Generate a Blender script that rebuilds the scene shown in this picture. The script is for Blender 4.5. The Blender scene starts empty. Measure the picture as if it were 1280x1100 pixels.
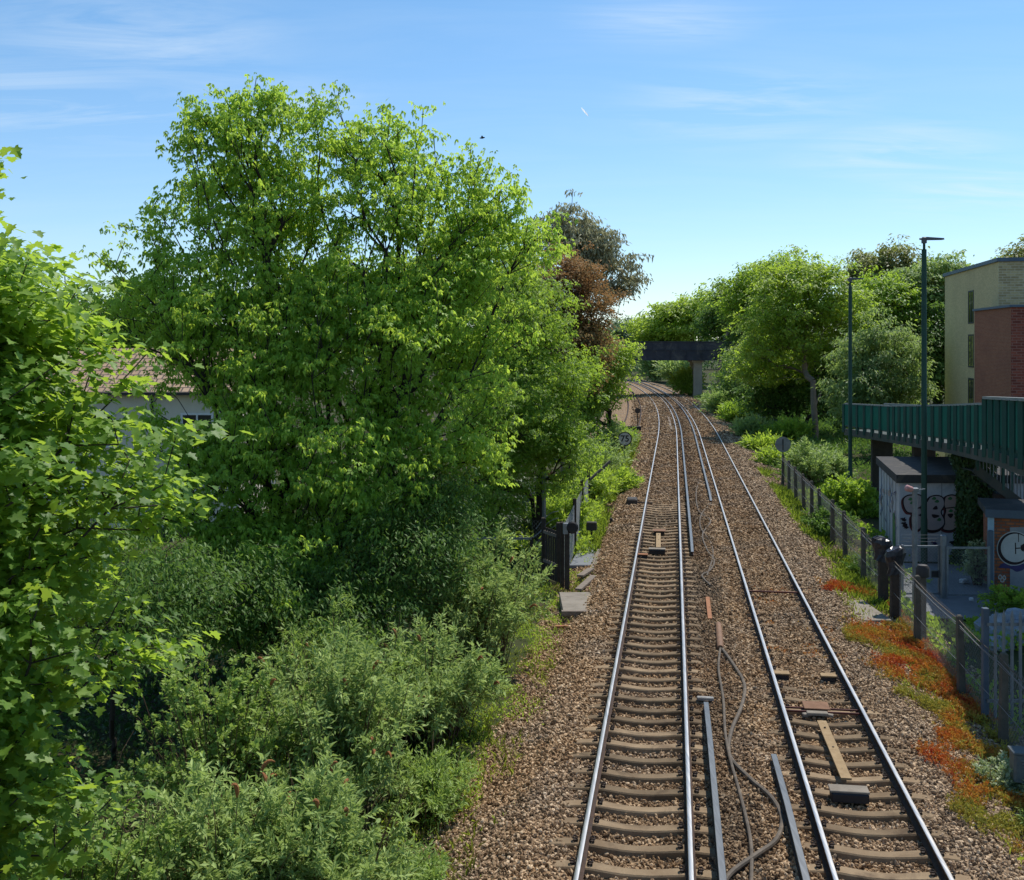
import bpy, math, random
import numpy as np
from mathutils import Vector

random.seed(7)
SC = bpy.context.scene
COL = SC.collection
F, HOR, CAMZ = 1350.0, 438.0, 6.95      # focal length (px of a 1280 wide picture), horizon row, camera height above the rail tops

def spot(x, y, z=-0.5):
    """survey helper: the ground point of height z that was measured at column x, row y of the photograph"""
    Y = F * (CAMZ - z) / (y - HOR)
    return ((x - 640.0) * Y / F, Y, z)

def at(x, y, Y):
    return ((x - 640.0) * Y / F, Y, CAMZ - (y - HOR) * Y / F)

# ------------------------------------------------------------------ track alignment
def cx(Y):
    Y = np.asarray(Y, dtype=float)
    k = np.clip(Y - 85.0, 0, None)
    return 1.594 + 0.15 * (Y - 14.17) - 4.0e-4 * k * k
def slope(Y):
    Y = np.asarray(Y, dtype=float)
    return 0.15 - 8.0e-4 * np.clip(Y - 85.0, 0, None)
def track(u, Y, z=0.0):
    """point at lateral offset u from the centre of the left running line, abreast of Y"""
    s = float(slope(Y)); n = math.sqrt(1 + s * s)
    return (float(cx(Y)) + u / n, Y - u * s / n, z)
T2 = 3.385

# ------------------------------------------------------------------ numpy noise
_rs = np.random.RandomState(11)
_tab = _rs.rand(256, 256)
def vnoise(x, y):
    x = np.asarray(x, float); y = np.asarray(y, float)
    xi = np.floor(x).astype(int); yi = np.floor(y).astype(int)
    fx = x - xi; fy = y - yi
    fx = fx * fx * (3 - 2 * fx); fy = fy * fy * (3 - 2 * fy)
    a = _tab[xi & 255, yi & 255]; b = _tab[(xi + 1) & 255, yi & 255]
    c = _tab[xi & 255, (yi + 1) & 255]; d = _tab[(xi + 1) & 255, (yi + 1) & 255]
    return (a * (1 - fx) + b * fx) * (1 - fy) + (c * (1 - fx) + d * fx) * fy
def fbm(x, y, o=3):
    t = 0; a = 0.5; n = 0
    for i in range(o):
        t = t + a * vnoise(x * 2 ** i + 17 * i, y * 2 ** i + 31 * i); n += a; a *= 0.5
    return t / n

# ------------------------------------------------------------------ materials
MATS = {}
def lin(c):
    return tuple(((v / 255.0) / 12.92 if v / 255.0 <= 0.04045 else ((v / 255.0 + 0.055) / 1.055) ** 2.4) for v in c)
def new_mat(name):
    m = bpy.data.materials.new(name); m.use_nodes = True
    nt = m.node_tree
    b = nt.nodes.get('Principled BSDF')
    MATS[name] = m
    return m, nt, b
def N(nt, t, **kw):
    n = nt.nodes.new(t)
    for k, v in kw.items(): setattr(n, k, v)
    return n
def mixc(nt, fac, a, b, mode='MIX'):
    n = N(nt, 'ShaderNodeMix', data_type='RGBA', blend_type=mode)
    for sock, v in ((n.inputs[0], fac), (n.inputs[6], a), (n.inputs[7], b)):
        if isinstance(v, bpy.types.NodeSocket): nt.links.new(v, sock)
        elif isinstance(v, (int, float)): sock.default_value = v
        else: sock.default_value = (*v[:3], 1)
    return n.outputs[2]
def ramp(nt, val, stops):
    r = N(nt, 'ShaderNodeValToRGB')
    el = r.color_ramp.elements
    while len(el) < len(stops): el.new(0.5)
    for e, (p, c) in zip(el, stops):
        e.position = p
        e.color = (c, c, c, 1) if isinstance(c, (int, float)) else (*c[:3], 1)
    nt.links.new(val, r.inputs[0])
    return r.outputs[0]
def noise(nt, scale, detail=4, rough=0.6, vec=None, dist=0.0):
    n = N(nt, 'ShaderNodeTexNoise')
    n.inputs['Scale'].default_value = scale; n.inputs['Detail'].default_value = detail
    n.inputs['Roughness'].default_value = rough; n.inputs['Distortion'].default_value = dist
    if vec is None:
        vec = N(nt, 'ShaderNodeNewGeometry').outputs['Position']
    nt.links.new(vec, n.inputs['Vector'])
    return n.outputs['Fac']
def bump(nt, b, h, strength, dist=0.02):
    n = N(nt, 'ShaderNodeBump'); n.inputs['Strength'].default_value = strength; n.inputs['Distance'].default_value = dist
    nt.links.new(h, n.inputs['Height']); nt.links.new(n.outputs[0], b.inputs['Normal'])
def weathered(name, c1, c2, scale=3.0, rough=0.7, metal=0.0, bmp=0.25, c3=None, spec=0.3, fine=45.0):
    """two-tone surface: big stains, fine grain, optional third colour as streaks"""
    m, nt, b = new_mat(name)
    a = noise(nt, scale, 6, 0.65)
    f = noise(nt, fine, 3, 0.6)
    col = mixc(nt, ramp(nt, a, [(0.35, 0.0), (0.65, 1.0)]), c1, c2)
    col = mixc(nt, ramp(nt, f, [(0.3, 0.0), (0.75, 0.35)]), col, tuple(v * 0.45 for v in c1))
    if c3 is not None:
        s = noise(nt, scale * 0.6, 5, 0.7, dist=1.0)
        col = mixc(nt, ramp(nt, s, [(0.52, 0.0), (0.68, 0.8)]), col, c3)
    nt.links.new(col, b.inputs['Base Color'])
    b.inputs['Roughness'].default_value = rough; b.inputs['Metallic'].default_value = metal
    b.inputs['Specular IOR Level'].default_value = spec
    if bmp: bump(nt, b, f, bmp, 0.01)
    return m

weathered('rail_rust', (0.045, 0.024, 0.015), (0.075, 0.042, 0.026), 6, 0.8, c3=(0.03, 0.022, 0.018))
m, nt, b = new_mat('rail_steel')
g = N(nt, 'ShaderNodeNewGeometry')
mp = N(nt, 'ShaderNodeMapping'); mp.inputs['Scale'].default_value = (14, 0.5, 1); nt.links.new(g.outputs['Position'], mp.inputs['Vector'])
a = noise(nt, 2.0, 4, 0.6, mp.outputs[0])
nt.links.new(mixc(nt, a, (0.44, 0.42, 0.40), (0.58, 0.56, 0.53)), b.inputs['Base Color'])
b.inputs['Metallic'].default_value = 1.0
nt.links.new(ramp(nt, a, [(0.2, 0.34), (0.8, 0.5)]), b.inputs['Roughness'])
m, nt, b = new_mat('conductor_steel')
mp = N(nt, 'ShaderNodeMapping'); mp.inputs['Scale'].default_value = (10, 0.7, 1)
nt.links.new(N(nt, 'ShaderNodeNewGeometry').outputs['Position'], mp.inputs['Vector'])
a = noise(nt, 2.5, 5, 0.6, mp.outputs[0])
nt.links.new(mixc(nt, a, (0.10, 0.095, 0.09), (0.30, 0.295, 0.28)), b.inputs['Base Color'])
b.inputs['Metallic'].default_value = 0.85; b.inputs['Roughness'].default_value = 0.42
weathered('sleeper_concrete', (0.26, 0.195, 0.125), (0.175, 0.125, 0.078), 1.7, 0.9, bmp=0.5, c3=(0.085, 0.06, 0.04), spec=0.15)
nt = MATS['sleeper_concrete'].node_tree; b = nt.nodes['Principled BSDF']; src = b.inputs['Base Color'].links[0].from_socket
nt.links.new(mixc(nt, 1.0, src, ramp(nt, N(nt, 'ShaderNodeObjectInfo').outputs['Random'], [(0.0, (0.68, 0.66, 0.63)), (0.5, (1.05, 1.01, 0.96)), (1.0, (1.5, 1.46, 1.4))]), 'MULTIPLY'), b.inputs['Base Color'])
weathered('clip_iron', (0.03, 0.02, 0.015), (0.05, 0.03, 0.02), 9, 0.7)
weathered('insulator_glaze', (0.35, 0.33, 0.30), (0.22, 0.2, 0.17), 8, 0.5)
weathered('slab_concrete', (0.30, 0.26, 0.21), (0.23, 0.20, 0.16), 2.5, 0.9, bmp=0.4, c3=(0.17, 0.14, 0.11), spec=0.15)
weathered('post_concrete', (0.15, 0.135, 0.11), (0.11, 0.10, 0.08), 4, 0.9, bmp=0.5, c3=(0.075, 0.075, 0.055), spec=0.15)
weathered('galvanised', (0.28, 0.30, 0.32), (0.20, 0.22, 0.24), 5, 0.5, metal=0.5, bmp=0.1)
weathered('wire_steel', (0.26, 0.27, 0.27), (0.17, 0.18, 0.18), 6, 0.5, metal=0.4, bmp=0)
weathered('dull_black', (0.018, 0.018, 0.02), (0.03, 0.03, 0.032), 5, 0.6, bmp=0.15)
weathered('black_sheet', (0.02, 0.02, 0.026), (0.05, 0.05, 0.06), 8, 0.3, bmp=0.6, fine=14)
weathered('dark_wood', (0.045, 0.036, 0.03), (0.07, 0.055, 0.045), 6, 0.85, bmp=0.4)
weathered('pale_wood', (0.36, 0.25, 0.13), (0.28, 0.185, 0.09), 7, 0.8, bmp=0.3)
weathered('grey_wood', (0.25, 0.205, 0.165), (0.17, 0.135, 0.105), 7, 0.9, bmp=0.3)
weathered('orange_wood', (0.36, 0.16, 0.07), (0.27, 0.11, 0.05), 7, 0.8, bmp=0.2)
weathered('rust_plate', (0.25, 0.13, 0.07), (0.17, 0.085, 0.045), 7, 0.8, bmp=0.3)
weathered('red_rod', (0.13, 0.03, 0.02), (0.08, 0.025, 0.02), 7, 0.7, bmp=0.2)
weathered('cable_grey', (0.15, 0.12, 0.09), (0.08, 0.065, 0.05), 5, 0.75, bmp=0.2, c3=(0.20, 0.155, 0.11))
weathered('sleeve_brown', (0.25, 0.14, 0.08), (0.18, 0.10, 0.06), 5, 0.7, bmp=0.1)
weathered('hose_orange', (0.62, 0.36, 0.18), (0.5, 0.28, 0.13), 5, 0.5, bmp=0.1)
weathered('box_dark', (0.06, 0.05, 0.045), (0.04, 0.034, 0.03), 5, 0.6, bmp=0.2)
weathered('box_grey', (0.15, 0.17, 0.17), (0.11, 0.125, 0.125), 4, 0.5, bmp=0.1)
weathered('cabinet_grey', (0.24, 0.27, 0.30), (0.18, 0.2, 0.23), 3, 0.5, bmp=0.1)
weathered('ramp_green', (0.012, 0.065, 0.05), (0.02, 0.085, 0.066), 1.5, 0.55, bmp=0.1, c3=(0.035, 0.075, 0.06))
weathered('ramp_panel', (0.020, 0.16, 0.115), (0.03, 0.20, 0.145), 1.2, 0.5, bmp=0.1)
weathered('ramp_fascia', (0.05, 0.065, 0.055), (0.035, 0.05, 0.043), 1.2, 0.7, bmp=0.2, c3=(0.09, 0.085, 0.065))
weathered('ramp_cap', (0.30, 0.32, 0.30), (0.22, 0.24, 0.22), 2.0, 0.6, bmp=0.1)
weathered('lamp_green', (0.022, 0.062, 0.042), (0.028, 0.078, 0.052), 2.0, 0.6, bmp=0.05)
weathered('lamp_head', (0.10, 0.10, 0.105), (0.14, 0.14, 0.145), 2.0, 0.5, bmp=0.05)
weathered('hut_panel', (0.58, 0.59, 0.61), (0.48, 0.49, 0.52), 1.6, 0.85, bmp=0.2, c3=(0.27, 0.29, 0.32), spec=0.2)
weathered('hut_roof', (0.07, 0.065, 0.06), (0.045, 0.045, 0.045), 1.8, 0.9, bmp=0.3, c3=(0.12, 0.105, 0.085))
weathered('blue_paint', (0.36, 0.52, 0.62), (0.28, 0.42, 0.52), 4.0, 0.6, bmp=0.1)
weathered('render_grey', (0.30, 0.31, 0.33), (0.24, 0.25, 0.27), 2.0, 0.8, bmp=0.2)
weathered('spray_white', (0.55, 0.55, 0.53), (0.46, 0.46, 0.45), 3.0, 0.7, bmp=0.0)
weathered('spray_pink', (0.50, 0.36, 0.31), (0.45, 0.32, 0.28), 3.0, 0.7, bmp=0.0)
weathered('spray_pale', (0.45, 0.38, 0.37), (0.40, 0.35, 0.35), 3.0, 0.7, bmp=0.0)
weathered('spray_black', (0.022, 0.012, 0.014), (0.03, 0.015, 0.017), 3.0, 0.6, bmp=0.0)
weathered('spray_red', (0.14, 0.03, 0.03), (0.11, 0.025, 0.025), 3.0, 0.6, bmp=0.0)
weathered('spray_green', (0.06, 0.20, 0.07), (0.05, 0.16, 0.06), 3.0, 0.6, bmp=0.0)
weathered('spray_blue', (0.10, 0.17, 0.36), (0.14, 0.22, 0.42), 3.0, 0.6, bmp=0.0)
weathered('spray_violet', (0.045, 0.035, 0.12), (0.06, 0.05, 0.15), 3.0, 0.6, bmp=0.0)
weathered('bridge_steel', (0.04, 0.043, 0.056), (0.06, 0.063, 0.078), 0.7, 0.7, bmp=0.1, c3=(0.13, 0.12, 0.11), fine=8)
weathered('bridge_concrete', (0.42, 0.36, 0.28), (0.32, 0.27, 0.21), 0.8, 0.9, bmp=0.2)
weathered('cream_render', (0.72, 0.66, 0.54), (0.64, 0.58, 0.47), 1.5, 0.85, bmp=0.1)
weathered('white_frame', (0.75, 0.75, 0.75), (0.68, 0.68, 0.68), 3.0, 0.5, bmp=0.0)
weathered('dark_pipe', (0.03, 0.028, 0.026), (0.04, 0.038, 0.035), 3.0, 0.5, bmp=0.0)
weathered('grey_frame', (0.05, 0.055, 0.06), (0.07, 0.075, 0.08), 3.0, 0.5, bmp=0.0)
weathered('coping_blue', (0.10, 0.14, 0.19), (0.08, 0.11, 0.15), 3.0, 0.5, bmp=0.0)
weathered('sign_white', (0.55, 0.54, 0.48), (0.46, 0.45, 0.40), 4.0, 0.6, bmp=0.0)
weathered('sign_back', (0.26, 0.27, 0.27), (0.20, 0.21, 0.21), 4.0, 0.5, bmp=0.0)
weathered('sign_black', (0.02, 0.018, 0.016), (0.03, 0.026, 0.022), 4.0, 0.6, bmp=0.0)
weathered('lens_red', (0.65, 0.38, 0.36), (0.5, 0.22, 0.22), 4.0, 0.4, bmp=0.0)
weathered('tarp_pale', (0.42, 0.46, 0.5), (0.3, 0.33, 0.37), 4.0, 0.6, bmp=0.4, fine=12)
weathered('litter_blue', (0.12, 0.35, 0.5), (0.3, 0.5, 0.6), 9.0, 0.4, bmp=0.0)
weathered('litter_white', (0.7, 0.7, 0.7), (0.6, 0.6, 0.62), 9.0, 0.5, bmp=0.0)
weathered('path_grey', (0.22, 0.23, 0.24), (0.17, 0.18, 0.19), 1.5, 0.9, bmp=0.2)
weathered('bark_grey', (0.07, 0.058, 0.045), (0.045, 0.037, 0.03), 3.0, 0.9, bmp=0.5, fine=25)
weathered('bark_dark', (0.03, 0.024, 0.018), (0.045, 0.035, 0.026), 3.0, 0.9, bmp=0.5, fine=25)
weathered('bark_pale', (0.24, 0.20, 0.15), (0.16, 0.13, 0.10), 2.0, 0.9, bmp=0.4, fine=20)
weathered('stalk_brown', (0.14, 0.085, 0.05), (0.10, 0.06, 0.035), 8.0, 0.9, bmp=0.0)
weathered('seed_brown', (0.34, 0.14, 0.05), (0.24, 0.09, 0.035), 9.0, 0.9, bmp=0.0)
weathered('bird_dark', (0.02, 0.02, 0.02), (0.03, 0.03, 0.03), 9.0, 0.9, bmp=0.0)

m, nt, b = new_mat('window_glass')
b.inputs['Base Color'].default_value = (0.02, 0.025, 0.03, 1); b.inputs['Roughness'].default_value = 0.08
b.inputs['Specular IOR Level'].default_value = 0.6
m, nt, b = new_mat('vapour')
t = N(nt, 'ShaderNodeBsdfTranslucent'); t.inputs[0].default_value = (1, 1, 1, 1); nt.links.new(t.outputs[0], nt.nodes['Material Output'].inputs['Surface'])

def brick_mat(name, c1, c2, mortar, bw=0.225, bh=0.075, ms=0.012, stain=(0.05, 0.04, 0.03), dark=0.3):
    m, nt, b = new_mat(name)
    uv = N(nt, 'ShaderNodeUVMap')
    br = N(nt, 'ShaderNodeTexBrick')
    br.inputs['Scale'].default_value = 1.0; br.inputs['Brick Width'].default_value = bw; br.inputs['Row Height'].default_value = bh
    br.inputs['Mortar Size'].default_value = ms; br.inputs['Color1'].default_value = (*c1, 1); br.inputs['Color2'].default_value = (*c2, 1)
    br.inputs['Mortar'].default_value = (*mortar, 1); br.inputs['Bias'].default_value = 0.0
    nt.links.new(uv.outputs[0], br.inputs['Vector'])
    s = noise(nt, 0.6, 5, 0.6)
    g2 = noise(nt, 12, 3, 0.6)
    col = mixc(nt, ramp(nt, s, [(0.4, 0.0), (0.7, dark)]), br.outputs['Color'], stain)
    col = mixc(nt, ramp(nt, g2, [(0.35, 0.0), (0.8, 0.4)]), col, tuple(v * 0.6 for v in c2))
    nt.links.new(col, b.inputs['Base Color']); b.inputs['Roughness'].default_value = 0.9
    b.inputs['Specular IOR Level'].default_value = 0.15
    bump(nt, b, br.outputs['Fac'], -0.4, 0.008)
brick_mat('yellow_brick', (0.76, 0.59, 0.28), (0.60, 0.46, 0.21), (0.62, 0.51, 0.31), stain=(0.42, 0.33, 0.18))
brick_mat('yellow_brick_bold', (0.62, 0.48, 0.24), (0.36, 0.27, 0.13), (0.58, 0.50, 0.34), bw=0.45, bh=0.15, ms=0.02, stain=(0.2, 0.16, 0.1))
brick_mat('red_brick', (0.42, 0.145, 0.075), (0.31, 0.10, 0.052), (0.37, 0.22, 0.14), stain=(0.16, 0.07, 0.06))
brick_mat('red_brick_bold', (0.38, 0.105, 0.065), (0.19, 0.05, 0.036), (0.34, 0.17, 0.13), bw=0.45, bh=0.15, ms=0.02, stain=(0.1, 0.04, 0.03))
brick_mat('hut_brick', (0.52, 0.17, 0.07), (0.30, 0.08, 0.04), (0.16, 0.12, 0.10), bw=0.26, bh=0.1, ms=0.02, stain=(0.12, 0.06, 0.045))

# roof tiles: courses with shadow gaps
m, nt, b = new_mat('roof_tile')
uv = N(nt, 'ShaderNodeUVMap')
br = N(nt, 'ShaderNodeTexBrick'); br.inputs['Scale'].default_value = 1.0
br.inputs['Brick Width'].default_value = 0.33; br.inputs['Row Height'].default_value = 0.36; br.inputs['Mortar Size'].default_value = 0.035
br.inputs['Color1'].default_value = (0.46, 0.31, 0.19, 1); br.inputs['Color2'].default_value = (0.36, 0.23, 0.13, 1); br.inputs['Mortar'].default_value = (0.06, 0.04, 0.03, 1)
nt.links.new(uv.outputs[0], br.inputs['Vector'])
nt.links.new(mixc(nt, ramp(nt, noise(nt, 2.0), [(0.4, 0.0), (0.7, 0.4)]), br.outputs['Color'], (0.2, 0.16, 0.12)), b.inputs['Base Color'])
b.inputs['Roughness'].default_value = 0.85
bump(nt, b, br.outputs['Fac'], -0.6, 0.03)

# ground: soil, litter and green film
m, nt, b = new_mat('earth')
a = noise(nt, 0.35, 6, 0.65); f = noise(nt, 9, 5, 0.7); h = noise(nt, 0.09, 4, 0.6)
col = mixc(nt, ramp(nt, a, [(0.38, 0.0), (0.62, 1.0)]), (0.075, 0.055, 0.035), (0.045, 0.06, 0.018))
col = mixc(nt, ramp(nt, f, [(0.35, 0.0), (0.8, 0.7)]), col, (0.03, 0.025, 0.016))
col = mixc(nt, ramp(nt, h, [(0.45, 0.0), (0.7, 0.6)]), col, (0.05, 0.08, 0.02))
nt.links.new(col, b.inputs['Base Color']); b.inputs['Roughness'].default_value = 0.95; b.inputs['Specular IOR Level'].default_value = 0.1
bump(nt, b, f, 0.8, 0.05)

# ballast: world-space cells so that even the bed between the loose stones reads as stone
def stone_color(nt, rnd):
    big = noise(nt, 0.45, 4, 0.6)
    warm = ramp(nt, rnd, [(0.0, (0.10, 0.063, 0.034)), (0.35, (0.265, 0.175, 0.10)), (0.7, (0.43, 0.30, 0.18)), (1.0, (0.64, 0.50, 0.34))])
    cool = ramp(nt, rnd, [(0.0, (0.085, 0.066, 0.048)), (0.5, (0.26, 0.20, 0.145)), (1.0, (0.58, 0.48, 0.37))])
    col = mixc(nt, ramp(nt, big, [(0.46, 0.0), (0.70, 0.9)]), warm, cool)
    # oily dark strip between the rails and in the six-foot of the left line, pale shoulder on the right
    p = N(nt, 'ShaderNodeNewGeometry'); s = N(nt, 'ShaderNodeSeparateXYZ'); nt.links.new(p.outputs['Position'], s.inputs[0])
    mu = N(nt, 'ShaderNodeMath', operation='MULTIPLY_ADD'); nt.links.new(s.outputs[1], mu.inputs[0]); mu.inputs[1].default_value = -0.15; mu.inputs[2].default_value = 14.17 * 0.15 - 1.594
    u = N(nt, 'ShaderNodeMath', operation='ADD'); nt.links.new(s.outputs[0], u.inputs[0]); nt.links.new(mu.outputs[0], u.inputs[1])
    mr = N(nt, 'ShaderNodeMapRange'); mr.inputs[1].default_value = -5.0; mr.inputs[2].default_value = 10.0; nt.links.new(u.outputs[0], mr.inputs[0])
    def pu(v): return (v + 5.0) / 15.0
    dk = ramp(nt, mr.outputs[0], [(pu(-1.3), 0.0), (pu(-0.75), 0.42), (pu(0.0), 0.22), (pu(0.6), 0.35), (pu(1.15), 0.75), (pu(1.8), 0.5), (pu(2.2), 0.0), (pu(2.63), 0.4), (pu(3.4), 0.15), (pu(4.14), 0.4), (pu(4.6), 0.0)])
    pat = N(nt, 'ShaderNodeMath', operation='MULTIPLY'); nt.links.new(dk, pat.inputs[0]); nt.links.new(ramp(nt, noise(nt, 0.7, 4, 0.65), [(0.3, 0.35), (0.65, 1.0)]), pat.inputs[1])
    rustn = ramp(nt, noise(nt, 0.23, 3, 0.6), [(0.42, 0.0), (0.62, 1.0)])
    col = mixc(nt, pat.outputs[0], col, mixc(nt, rustn, (0.045, 0.04, 0.036), (0.115, 0.065, 0.036)))
    pl = ramp(nt, mr.outputs[0], [(pu(3.6), 0.0), (pu(4.7), 0.45), (pu(6.5), 0.55)])
    col = mixc(nt, pl, col, mixc(nt, rnd, (0.14, 0.108, 0.078), (0.55, 0.455, 0.345)))
    return mixc(nt, 1.0, col, (1.08, 1.01, 0.92), 'MULTIPLY')
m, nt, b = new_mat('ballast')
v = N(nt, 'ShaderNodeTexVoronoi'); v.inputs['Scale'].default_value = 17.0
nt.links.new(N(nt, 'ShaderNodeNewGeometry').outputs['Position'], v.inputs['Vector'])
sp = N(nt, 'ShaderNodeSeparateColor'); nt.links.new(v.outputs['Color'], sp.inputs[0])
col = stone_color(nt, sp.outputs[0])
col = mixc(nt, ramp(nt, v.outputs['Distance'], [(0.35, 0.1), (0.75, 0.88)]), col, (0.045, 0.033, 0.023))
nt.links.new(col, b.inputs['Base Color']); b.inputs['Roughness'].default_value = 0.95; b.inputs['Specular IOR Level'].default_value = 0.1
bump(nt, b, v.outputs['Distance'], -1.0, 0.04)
m, nt, b = new_mat('ballast_stone')
oi = N(nt, 'ShaderNodeObjectInfo')
col = stone_color(nt, oi.outputs['Random'])
nt.links.new(col, b.inputs['Base Color']); b.inputs['Roughness'].default_value = 0.95; b.inputs['Specular IOR Level'].default_value = 0.1

# leaves: two-sided blades that let sunlight through
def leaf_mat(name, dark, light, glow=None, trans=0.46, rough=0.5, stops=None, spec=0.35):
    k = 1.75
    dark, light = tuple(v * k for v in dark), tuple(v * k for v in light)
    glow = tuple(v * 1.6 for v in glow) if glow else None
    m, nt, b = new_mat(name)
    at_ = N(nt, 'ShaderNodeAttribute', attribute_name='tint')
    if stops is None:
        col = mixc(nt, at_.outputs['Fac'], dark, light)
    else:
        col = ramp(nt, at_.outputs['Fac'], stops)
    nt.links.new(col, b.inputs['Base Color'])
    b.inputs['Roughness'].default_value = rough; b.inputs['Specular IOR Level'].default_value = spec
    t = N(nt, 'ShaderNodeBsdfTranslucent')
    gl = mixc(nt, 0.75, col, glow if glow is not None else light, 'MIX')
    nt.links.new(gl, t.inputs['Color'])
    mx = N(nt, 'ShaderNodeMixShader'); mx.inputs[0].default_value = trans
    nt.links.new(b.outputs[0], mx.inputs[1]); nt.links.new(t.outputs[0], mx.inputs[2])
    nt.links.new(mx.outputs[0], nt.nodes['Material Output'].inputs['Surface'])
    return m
leaf_mat('leaf_maple', (0.038, 0.095, 0.016), (0.14, 0.22, 0.03), (0.35, 0.47, 0.045), trans=0.5)
leaf_mat('leaf_elder', (0.09, 0.175, 0.024), (0.26, 0.37, 0.06), (0.44, 0.57, 0.06), trans=0.52)
leaf_mat('leaf_fresh', (0.065, 0.125, 0.016), (0.15, 0.225, 0.03), (0.33, 0.46, 0.04), trans=0.5)
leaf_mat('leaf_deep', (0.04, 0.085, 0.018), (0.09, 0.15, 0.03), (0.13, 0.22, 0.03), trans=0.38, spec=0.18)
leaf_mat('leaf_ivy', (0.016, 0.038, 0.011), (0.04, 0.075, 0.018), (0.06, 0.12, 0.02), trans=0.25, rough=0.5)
leaf_mat('leaf_buddleia', (0.062, 0.112, 0.030), (0.27, 0.335, 0.11), (0.26, 0.34, 0.085), trans=0.36, rough=0.6, spec=0.2)
leaf_mat('leaf_bramble', (0.09, 0.145, 0.032), (0.19, 0.25, 0.065), (0.27, 0.37, 0.06), trans=0.4, rough=0.5, spec=0.25)
leaf_mat('leaf_copper', (0.085, 0.055, 0.03), (0.16, 0.085, 0.048), (0.30, 0.16, 0.06), trans=0.35, rough=0.7, spec=0.1,
         stops=[(0.0, (0.10, 0.12, 0.035)), (0.4, (0.22, 0.165, 0.06)), (1.0, (0.46, 0.27, 0.13))])
leaf_mat('leaf_grey', (0.14, 0.14, 0.085), (0.36, 0.34, 0.21), (0.24, 0.24, 0.12), trans=0.35, rough=0.6, spec=0.15)
leaf_mat('leaf_willow', (0.09, 0.14, 0.05), (0.20, 0.26, 0.09), (0.28, 0.38, 0.08), trans=0.42, rough=0.55)
leaf_mat('leaf_olive', (0.09, 0.105, 0.035), (0.18, 0.19, 0.06), (0.22, 0.25, 0.05), trans=0.4)
leaf_mat('leaf_lime', (0.095, 0.15, 0.022), (0.20, 0.26, 0.045), (0.36, 0.48, 0.04), trans=0.5)
leaf_mat('leaf_far', (0.055, 0.095, 0.04), (0.10, 0.15, 0.065), (0.14, 0.22, 0.07), trans=0.3)
leaf_mat('grass_blade', (0.07, 0.13, 0.015), (0.20, 0.24, 0.03), (0.32, 0.42, 0.04), trans=0.4,
         stops=[(0.0, (0.05, 0.11, 0.014)), (0.55, (0.12, 0.20, 0.022)), (0.85, (0.23, 0.26, 0.035)), (1.0, (0.30, 0.24, 0.06))])
leaf_mat('leaf_pale', (0.10, 0.14, 0.07), (0.30, 0.33, 0.20), (0.26, 0.33, 0.1), trans=0.3)
m = leaf_mat('stonecrop', (0.3, 0.05, 0.02), (0.45, 0.25, 0.03), None, trans=0.3, rough=0.5,
         stops=[(0.0, (0.36, 0.03, 0.022)), (0.25, (0.52, 0.085, 0.025)), (0.5, (0.62, 0.20, 0.035)), (0.75, (0.60, 0.32, 0.05)), (1.0, (0.42, 0.38, 0.06))])
nt = m.node_tree
for n in nt.nodes:
    if n.bl_idname == 'ShaderNodeBsdfTranslucent':
        cr = [k for k in nt.nodes if k.bl_idname == 'ShaderNodeValToRGB'][0]
        nt.links.new(cr.outputs[0], n.inputs['Color'])

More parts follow.
